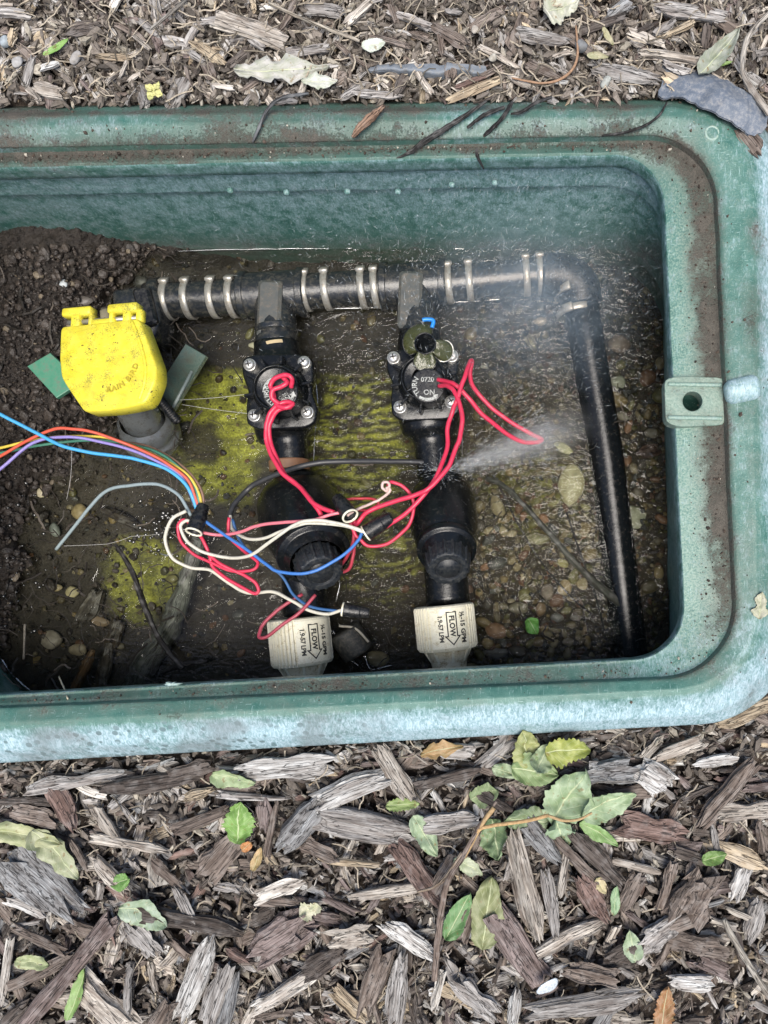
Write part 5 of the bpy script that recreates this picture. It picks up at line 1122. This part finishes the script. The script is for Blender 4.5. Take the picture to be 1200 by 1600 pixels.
# ------------------------------------------------------------------ leaves
lrng = np.random.default_rng(9)
def leaf_geo(L, W_, c, ser=.03, lob=0., fold=.25, curl=.2, tip=.8, skew=0., seed=0, nu=26, nv=11):
    u = np.linspace(0, 1, nu)[:, None]; v = np.linspace(-1, 1, nv)[None]
    prof = (u ** .5 * (1 - u) ** (.5 + .28 * tip)) / .50 * (1 + .10 * np.sin(u * 7 + seed * 1.7) * np.sign(v + 1e-3) * np.abs(v)) * (1 + ser * np.sign(np.sin(u * 60)) * (np.abs(v) > .99) + lob * 3 * fbm(u * 7 + seed, 0 * u + seed, 4, 3) + .12 * fbm(u * 3 + 2 * seed, v * .9 + 0 * u, 8, 2)) ; prof[0] = .02; prof[-1] = .01
    X = L * (u - .5) + 0 * v; Y = W_ / 2 * v * prof + skew * L * (u - .5) ** 2
    Z = fold * W_ * .5 * np.abs(v) * prof + curl * L * ((u - .5) ** 2) * 1.2 + W_ * .05 * 4.2 * fbm(u * 4 + seed, v * 2 + 0 * u, seed, 3) + .02 * W_ * np.sin(u * 40) * np.abs(v) ** 3
    V = np.stack(np.broadcast_arrays(X, Y, Z), -1).reshape(-1, 3); gv = np.stack(np.broadcast_arrays(u, v * 1., 0 * u), -1).reshape(-1, 3)
    n = len(V); V2 = V - [0, 0, .00025]; Q = quadgrid(nu, nv, False); return np.vstack([V, V2]), np.vstack([Q[:, ::-1], Q + n]), np.vstack([gv, gv])
def leaf(name, label, px, py, L, W_, ang, c, lift=10, cat='leaf', group=None, parent=None, d=None, pitch=None, roll=None, **k):
    d = float(hg(px, py)) - lift if d is None else d
    V, Q, gv = leaf_geo(ml(L * 1.08, d), ml(W_ * 1.12, d), c, seed=int(lrng.integers(99)), **k)
    V = rot(V, radians(ang), lrng.normal(0, .1) if pitch is None else pitch, lrng.normal(0, .15) if roll is None else roll) + Wp(px, py, d)
    g = G().add(V, Q, col=np.array(c) * .62 + np.mean(c) * .16, gv=gv); return build(name, g, LEAF, parent, True, label=label, cat=None if parent else cat, group=group)
GR, PALE, OLV, YG = (.17, .33, .07), (.34, .46, .27), (.25, .29, .09), (.40, .42, .10)
def stem(name, pts, r, c, parent=None, **k):
    P = path(pts, 6); d = np.mean([p[2] for p in pts]); g = G(); tube(g, P, ml(np.interp(np.linspace(0, 1, len(P)), [0, 1], r), d), 8, col=c, rough=.05); return build(name, g, DRY, parent, True, **k)
sp = empty('leafy_sprig', Wp(850, 1280, 24), 'wilting leafy sprig with pale green leaves lying below the south rim', 'plant sprig')
stem('stem', [(725, 1340, 10), (745, 1300, 8), (765, 1291, 7), (790, 1287, 6), (825, 1282, 5), (856, 1274, 5)], (3, 3), (.45, .30, .15), sp)
stem('stem', [(856, 1274, 5), (880, 1282, 5), (905, 1280, 5), (925, 1270, 5)], (2.6, 2), (.42, .30, .16), sp)
stem('stem', [(725, 1340, 10), (755, 1285, 8), (772, 1262, 8)], (3, 4), (.40, .28, .15), sp)
LL = [(888, 1243, 96, 74, 60, PALE, 14, dict(lob=.12, tip=.7, ser=.04)), (948, 1254, 86, 50, 22, PALE, 13, dict(tip=.9)), (936, 1302, 64, 25, -30, (.24, .42, .12), 8, {}), (822, 1280, 66, 46, 178, (.22, .30, .15), 9, {}), (775, 1312, 58, 50, -80, (.20, .30, .14), 6, dict(lob=.1)),
      (876, 1300, 60, 50, -70, (.30, .42, .26), 10, dict(lob=.1)), (835, 1205, 70, 48, -10, (.27, .38, .15), 11, {}), (822, 1172, 62, 50, 100, (.38, .40, .13), 12, {}), (887, 1172, 66, 44, 5, (.36, .40, .05), 12, dict(ser=.1)), (846, 1188, 48, 36, 60, (.38, .47, .28), 15, dict(curl=.5)), (757, 1240, 44, 42, 20, (.24, .32, .15), 6, {}), (790, 1206, 44, 22, -20, (.36, .45, .28), 8, {})]
for px, py, L, w_, a, c, li, k in LL: leaf('leaf', None, px, py, L, w_, a, c, li - 2 + 2.5 * (px % 3), parent=sp, pitch=float(lrng.normal(0, .26)), roll=float(lrng.normal(0, .3)), **k)
LV = [('pale green pointed leaf hanging beside the forked twig', 664, 1306, 68, 34, -58, (.36, .47, .30), {}), ('small yellow-green leaf left of the pale pointed one', 630, 1257, 50, 20, 5, (.28, .38, .10), dict(ser=.12)), ('large olive leaf with a folded base', 761, 1424, 104, 54, 82, (.27, .29, .12), dict(curl=.15)),
      ('narrow folded green leaf by the large olive leaf', 716, 1430, 74, 34, 62, (.16, .34, .12), dict(fold=.6)), ('crumpled cream-green leaf scrap on the forked twig', 731, 1352, 48, 24, -30, (.46, .50, .34), dict(curl=.5, lob=.2)), ('bright green toothed leaf standing on the mulch', 374, 1284, 60, 50, 85, (.22, .42, .07), dict(ser=.1)),
      ('pale folded leaf just below the rim of the box', 366, 1216, 66, 30, -10, (.36, .46, .24), dict(fold=.5)), ('small bright green leaf scrap', 190, 1377, 30, 26, 20, (.16, .36, .06), {}), ('curled pale blue-green leaf hooked round a chip', 230, 1426, 72, 44, -25, (.36, .46, .34), dict(curl=.6, fold=.5)),
      ('long pale oak leaf entering from the west edge', 40, 1306, 124, 34, -8, (.47, .48, .26), dict(lob=.12)), ('lower lobe of pale oak leaf beside the slate slab', 88, 1334, 96, 38, -50, (.40, .42, .26), dict(lob=.14)), ('yellow-green triangular leaf near the purplish plank', 52, 1504, 50, 24, -8, (.42, .46, .24), {}),
      ('thin bright green leaf beneath the purplish plank', 122, 1552, 78, 20, 72, (.25, .42, .10), dict(fold=.5)), ('brown-orange crumpled leaf against the south rim', 689, 1171, 64, 26, 8, (.42, .24, .08), dict(curl=.5, lob=.2)), ('pale leaf tip sticking up near the small dark hollow', 988, 1476, 48, 30, 100, (.38, .48, .32), dict(fold=.6)), ('slim green leaf standing between chips below the reddish bark', 961, 1406, 44, 15, 85, (.26, .42, .22), {}),
      ('small dark green leaf by the tan chips near the east edge', 1116, 1340, 38, 22, 15, (.16, .30, .05), {}), ('orange-brown dry leaf at the south edge', 1038, 1575, 66, 32, 82, (.40, .17, .05), dict(ser=.1)), ('yellow-tan torn leaf right of the orange scraps', 938, 1383, 28, 18, -60, (.58, .46, .24), dict(curl=.5)), ('cream crumpled petal curl in the mulch', 487, 1420, 34, 30, 20, (.60, .57, .42), dict(curl=.8, lob=.3)),
      ('orange leaf scrap below the bright green leaf', 386, 1322, 20, 16, 40, (.60, .22, .04), {}), ('tan leaf scrap pointing down by the orange scrap', 402, 1342, 36, 16, 70, (.50, .32, .12), {}), ('curled grey-green dry leaf in the north-east mulch', 1122, 88, 84, 34, 48, (.36, .38, .33), dict(curl=.4, fold=.6)), ('white bleached bark flake, curled, at the north edge', 876, 14, 56, 46, 20, (.62, .60, .52), dict(curl=.6, lob=.25)),
      ('large peeled whitish bark flake above the north rim', 442, 110, 134, 36, 8, (.50, .48, .46), dict(lob=.25, tip=.6, ser=.06, fold=.1)), ('small whitish flake at the end of the peeled flake', 500, 128, 52, 18, 4, (.60, .60, .57), dict(lob=.2)), ('white torn flake near the blue-grey edging', 584, 70, 36, 18, 4, (.70, .72, .70), {}), ('yellow-green grass blade in the north-west mulch', 88, 74, 44, 9, 28, (.25, .50, .08), {}),
      ('tan heart-shaped leaf scrap on the east ledge', 1118, 992, 30, 15, 80, (.55, .34, .12), {}), ('pale dry petal stuck on the east collar', 1188, 946, 40, 22, 85, (.50, .48, .36), dict(lob=.3)), ('pale yellow leaf scrap in the north-east mulch', 934, 88, 32, 10, -8, (.50, .44, .28), {}), ('yellow-tan chip leaf standing north-east of the box', 950, 58, 30, 10, -58, (.50, .44, .26), {}),
      ('green leaf sliver poking from under the rim', 1128, 100, 30, 8, 10, (.25, .42, .10), {}), ('small green fallen leaf floating on the gravel pool', 832, 978, 27, 24, -60, (.14, .45, .05), {}), ('pinkish brown petal on the north ledge', 828, 222, 46, 8, 6, (.42, .28, .22), {})]
for lab, px, py, L, w_, a, c, k in LV:
    d = None
    if lab.startswith('small green fallen'): d = 118
    if 'ledge' in lab: d = 13
    if 'petal stuck' in lab: d = 0
    k = dict(k); leaf('leaf', lab, px, py, L, w_, a, c, 8.5 if py > 400 else 6, d=d, roll=.05 if d is not None else None, group='fallen leaves on and round the box', **k)
# blossom
fl = empty('blossom', Wp(240, 142, 2), 'small yellow blossom resting on the edge of the north rim', 'blossom')
for k in range(4): leaf('petal', None, 240 + 7 * cos(k * 1.6 + .5), 142 + 8 * sin(k * 1.6 + .5), 16, 13, -math.degrees(k * 1.6 + .5), (.80, .74, .25), parent=fl, d=-2)
# twigs on the mulch
stick('twig', 'long forked grey-brown twig lying down the mulch below the sprig', 'twig', [(775, 1252, 10), (745, 1298, 8), (722, 1340, 8), (700, 1375, 8), (690, 1420, 9), (684, 1470, 10), (679, 1530, 14)], [2.5, 3.5, 4, 5, 5.5, 5.5, 5], (.24, .19, .16), WOOD)
stick('twig', 'thin bent side twig crossing the forked twig', 'twig', [(652, 1394, 13), (680, 1385, 9), (700, 1366, 8), (722, 1332, 8)], [2, 2.5, 3, 3], (.30, .24, .18), WOOD)
stick('twig', 'bare grey twig with a cut end at the south-east edge', 'twig', [(1130, 1436, 12), (1148, 1470, 12), (1175, 1515, 13), (1205, 1562, 15)], [4.5, 5, 5, 5], (.40, .38, .33), WOOD)
stick('twig', 'pale forked twig bent downward at the north-east corner', 'twig', [(1204, 18, -2), (1178, 45, -4), (1165, 68, -5), (1160, 110, -5), (1175, 140, -4), (1202, 178, -2)], [3.5, 4, 4.5, 4, 5, 5], (.50, .47, .42), WOOD)
stick('straw', 'pale straight straw slanting across the north mulch', 'straw', [(420, 5, 2), (470, 28, 1), (520, 48, 1), (562, 64, 2)], [2, 2.5, 3, 2.5], (.50, .46, .38), WOOD)
stick('straw', 'grey straight stick near the north edge', 'straw', [(236, 46, 2), (262, 24, 0), (292, -2, 0)], [2.5, 2.5, 2.5], (.36, .35, .32), WOOD)
stick('straw', 'thin brown curved stalk trailing to the north rim', 'straw', [(900, 40, 1), (902, 90, 0), (885, 118, 0), (850, 130, 0), (800, 122, 1)], [1.5, 2, 1.8, 1.5], (.35, .22, .14), DRY)
stick('twig', 'tan leaf-like bark sliver lying across the north collar', 'bark sliver', [(551, 214, -1), (562, 200, -4), (580, 184, -5), (600, 166, -3)], [3, 6, 7, 3], (.36, .24, .17), WOOD)
stick('root', 'dark frayed root trailing from the mulch over the north collar', 'root', [(760, 158, 0), (735, 175, -3), (700, 198, -2), (665, 220, 4), (640, 238, 10), (618, 248, 13)], [2, 3, 4, 4.5, 3, 1], (.07, .07, .07), WOOD)
stick('root', 'black hooked root hanging over the inner lip', 'root', [(800, 160, -1), (788, 180, -3), (770, 200, -1), (748, 222, 8), (746, 243, 12), (756, 264, 18)], [3, 3, 3, 2.5, 3, 1], (.03, .03, .032), WOOD)
stick('root', 'short dark root above the hooked one', 'root', [(788, 168, -2), (760, 178, -3), (742, 190, -3), (730, 200, -2)], [2.5, 3, 2.5, 2], (.04, .04, .04), WOOD)
stick('root', 'thin black root along the north-east corner of the collar', 'root', [(1042, 160, -1), (1030, 180, -3), (1008, 196, -1), (975, 207, 1), (940, 212, 4)], [1.5, 2, 2, 1.5], (.03, .03, .03), WOOD)
stick('root', 'grey frayed strand over the western north collar', 'root', [(482, 146, 1), (445, 152, -2), (420, 168, -3), (400, 210, 0), (395, 222, 3)], [2, 3, 2.5, 1.5], (.13, .14, .15), WOOD)
stick('root', 'black root from the north-east mulch onto the collar', 'root', [(862, 152, 0), (838, 160, -2), (815, 175, -3), (798, 178, -3)], [2, 2.5, 2.5, 1.5], (.04, .04, .042), WOOD)
# edging strip and landscape fabric
FAB = mat_plain('black landscape fabric', (.12, .145, .185), .5, .4, (.24, .24, .24), .5, 420, bump=1.0, fleck=(.3, .3, .31))
def sheet(name, label, cat, rows, mat, th=.0012):
    R_ = np.array([[Wp(*p) for p in r] for r in rows]); nr, nc = R_.shape[:2]; R_ = np.stack([crs(R_[i], 8) for i in range(nr)]); R_ = np.stack([crs(R_[:, j], 5) for j in range(R_.shape[1])], 1); nr, nc = R_.shape[:2]
    V = R_.reshape(-1, 3).copy(); V[:, 2] += .0028 * fbm(V[:, 0] * 110, V[:, 1] * 110, 5, 4); V[:, :2] += .0016 * np.stack([fbm(V[:, 0] * 260, V[:, 1] * 260, 15, 3), fbm(V[:, 0] * 260, V[:, 1] * 260, 16, 3)], -1); q = quadgrid(nr, nc, False); n = len(V); g = G().add(V, q[:, ::-1]); g.add(V - [0, 0, th], q); return build(name, g, mat, None, True, label=label, cat=cat)
sheet('landscape_fabric', 'folded dark grey landscape fabric showing at the north-east corner of the box', 'landscape fabric', [[(1030, 104, 8), (1080, 108, 5), (1130, 124, 2), (1170, 150, -1), (1202, 182, 1)], [(1035, 128, 5), (1085, 132, 0), (1130, 150, -5), (1165, 175, -3), (1195, 203, 0)], [(1028, 150, 3), (1070, 156, 0), (1110, 172, -3), (1150, 196, -2), (1180, 212, 0)]], FAB)
sheet('edging_strip', 'straight blue-grey edging strip half buried in the north mulch', 'edging strip', [[(575, 103, 6), (640, 101, 4), (700, 100, 3), (762, 101, 4)], [(578, 109, 4), (640, 109, 2), (700, 110, 2), (765, 113, 4)], [(600, 117, 8), (640, 118, 6), (700, 120, 6), (760, 121, 8)]], mat_plain('blue grey strip', (.17, .195, .225), .55, .4, (.2, .18, .15), .3, 500, bump=.6))
g = G(); V, Q = LQ9[3]; a_ = np.linspace(0, 1, 2)
V = V * [ml(19, 15), ml(17, 15), .002]; g.add(rot(V, .5, .1, .3) + Wp(857, 1541, 12), Q, col=(.50, .56, .62)); build('shell', g, mat_col('pearly shell', .25, .6, 900), smooth=True, label='smooth bluish white shell fragment in the south mulch', cat='shell')
for px, py, a, b, c, lab in [(946, 128, 11, 10, (.36, .38, .36), 'round grey pebble just above the north-east collar'), (1154, 1372, 1, 1, (.3, .3, .3), None), (118, 90, 12, 10, (.36, .35, .34), 'light grey pebble in the north-west mulch'), (8, 65, 10, 9, (.33, .38, .42), 'bluish pebble at the north-west edge'), (742, 46, 7, 6, (.45, .42, .38), 'small pale pebble in the north mulch'), (112, 242, 4, 4, (.60, .57, .42), 'tiny cream seed on the north ledge'),
                          (27, 97, 9, 8, (.38, .38, .38), 'grey pebble west of the light grey one'), (770, 90, 7, 8, (.45, .43, .38), 'pale chip-like pebble near the edging strip'), (908, 72, 9, 12, (.20, .21, .22), 'dark grey pebble in the north-east mulch')]:
    if not lab: continue
    d = float(hg(px, py)) - 5; d = 12.5 if 'ledge' in lab else d; V, Q = LQ9[int(lrng.integers(10))]; g = G().add(rot(V * [ml(a, d), ml(b, d), ml(b, d)], 1.) + Wp(px, py, d), Q, col=c); build('pebble', g, mat_col('dry stone', .8, .3), smooth=True, label=lab, cat='pebble')

g = G(); GL = M('water edge'); GL.t.nodes.remove(GL.b); a_ = GL.n('BsdfGlossy'); a_.inputs['Roughness'].default_value = .2; b_ = GL.n('BsdfTransparent'); x_ = GL.n('MixShader'); x_.inputs[0].default_value = .4; GL.l(b_.outputs[0], x_.inputs[1]); GL.l(a_.outputs[0], x_.inputs[2]); GL.l(x_.outputs[0], GL.out.inputs[0])
def edge(pts, r):
    P = path(pts, 26); n_ = fbm(np.arange(len(P)) * .12, np.full(len(P), pts[0][0]), 3, 3); P[:, 1] += .0004 * n_; rr = r * np.clip(.8 + 1.6 * n_, .08, 1.6)
    for i in range(len(P) - 1): tube(g, P[i:i + 2], rr[i], 5, caps=False)
for e_ in ([(225, 394), (330, 391), (440, 389), (560, 388), (660, 387), (725, 389)],): edge([(a, b, 119.8) for a, b in e_], .0006)
for e_, r in (([(250, 495), (330, 492), (395, 490)], .0003), ([(468, 483), (540, 482), (605, 480)], .0006), ([(680, 474), (720, 472), (780, 468)], .0004), ([(492, 590), (496, 630), (492, 680), (490, 720)], .0006), ([(715, 640), (722, 670), (722, 710)], .0004), ([(505, 880), (530, 905), (525, 940)], .0004),
    ([(2, 1030), (18, 1052), (38, 1072), (60, 1086)], .0008), ([(225, 850), (262, 868), (290, 850), (300, 822)], .0005), ([(520, 985), (535, 1020), (560, 1040)], .0005), ([(570, 1025), (580, 1045), (612, 1040)], .0004)): edge([(a, b, 119.7) for a, b in e_], r)
build('waterline', g, GL.m, kind='stuff', label='thin bright edge of the water along the wall, pipes and bank', smooth=True)

# ------------------------------------------------------------------ spray from the broken valve
g = G(); wr = np.random.default_rng(61)
def streak(g, p, dv, L, r):
    dv = dv / np.linalg.norm(dv); _, x, y = frame(dv); V = [p - dv * L / 2] + [p + x * r, p + y * r, p - x * r, p - y * r] + [p + dv * L / 2]
    g.add(V, None, [(0, 2, 1), (0, 3, 2), (0, 4, 3), (0, 1, 4), (5, 1, 2), (5, 2, 3), (5, 3, 4), (5, 4, 1)])
src = Wp(664, 536, 60); n = 0
while n < 1900:
    px, py = wr.normal(800, 170), wr.normal(440, 120)
    if not (330 < px < 1036 and 262 < py < 760): continue
    d = wr.uniform(25, 112)
    if py < 300: d = wr.uniform(20, 45)
    if py < 390 and d > 45 + (py - 300) * .6: continue
    p = Wp(px, py, d); dv = p - src; dv[2] = 0; dv = dv / (np.linalg.norm(dv) + 1e-9) * .7 + np.array([wr.normal(0, .5), wr.normal(.3, .5), wr.normal(0, .3)])
    big = wr.random() < .06; streak(g, p, dv, ml(wr.uniform(4, 13) if not big else wr.uniform(2, 4), d), ml(wr.uniform(.2, .42) if not big else wr.uniform(.8, 1.4), d)); n += 1
for _ in range(700):   # dense jet leaving the filter joint towards the east
    t = wr.random() ** .7; a = radians(wr.normal(18 + 10 * (wr.random() - .5), 12)); o = Wp(700, 735, 92); dist = ml(175, 90) * t; p = o + np.array([cos(a) * dist, sin(a) * dist, wr.normal(0, .004) + .012 * t]); streak(g, p, np.array([cos(a), sin(a), .1]), ml(wr.uniform(4, 13), 90), ml(wr.uniform(.2, .45), 90))
for _ in range(220):
    a = wr.uniform(0, 6.3); p = Wp(690, 735, 80) + np.array([cos(a) * wr.uniform(0, .03), sin(a) * .6 * wr.uniform(0, .02), wr.normal(0, .003)]); streak(g, p, p - Wp(690, 740, 80) + 1e-5, ml(wr.uniform(3, 8), 80), ml(wr.uniform(.2, .4), 80))
build('water_spray', g, DROP, kind='stuff', label='fine droplets of leaking water spraying over the north-east half of the box')
# mist: a fan blown east from the filter joint, and thin vapour hanging in the north-east of the box
def mist(name, label, g, dens, ctr, rad, colr=(.88, .94, .98), yaw=0.0, nsc=(45, 90, 60)):
    m = M(name); m.t.nodes.remove(m.b); v = m.n('VolumeScatter'); v.inputs['Color'].default_value = (*colr, 1); p = m.n('NewGeometry').outputs['Position']
    q = m.n('VectorMath', operation='SUBTRACT'); m.l(p, q.inputs[0]); q.inputs[1].default_value = tuple(ctr); vr = m.n('VectorRotate', rotation_type='Z_AXIS'); m.l(q.outputs[0], vr.inputs['Vector']); vr.inputs['Angle'].default_value = -yaw; q = vr; q2 = m.n('VectorMath', operation='DIVIDE'); m.l(q.outputs[0], q2.inputs[0]); q2.inputs[1].default_value = tuple(rad)
    ln = m.n('VectorMath', operation='LENGTH'); m.l(q2.outputs[0], ln.inputs[0]); f = m.ramp(ln.outputs['Value'], .1, 1.0, 1, 0)
    nz = m.ramp(m.noise(m.coord('obj', nsc), 1, 3, .6, .8), .35, .65, .25, 1.6); d = m.math('MULTIPLY', m.math('MULTIPLY', f, f), m.math('MULTIPLY', nz, dens)); m.l(d, v.inputs['Density']); m.l(v.outputs[0], m.out.inputs['Volume'])
    return build(name, g, m.m, smooth=True, kind='stuff', label=label)
V, Q = lump(np.random.default_rng(3), 1.0, (14, 22), .0); V = V / np.abs(V).max(0); c = Wp(835, 455, 66); rad = np.array([.098, .088, .048]); mist('mist', 'faint bluish mist hanging over the elbow of the manifold', G().add(V * rad + c, Q), 10., c, rad, (.62, .80, .97))
for px, py, d_, a_, b_, dn in [(742, 722, 86, .020, .0075, 120.), (800, 700, 82, .040, .015, 60.), (858, 680, 78, .040, .022, 26.)]:
    c = Wp(px, py, d_); rad = np.array([a_, b_, b_ * .8]); V, Q = lump(np.random.default_rng(3), 1.0, (14, 22), .0); V = V / np.abs(V).max(0)
    mist('spray_fan', 'white misted water blowing east from the leaking filter joint', G().add(rot(V * rad, radians(20)) + c, Q), dn, c, rad, yaw=radians(20), nsc=(60, 260, 200))
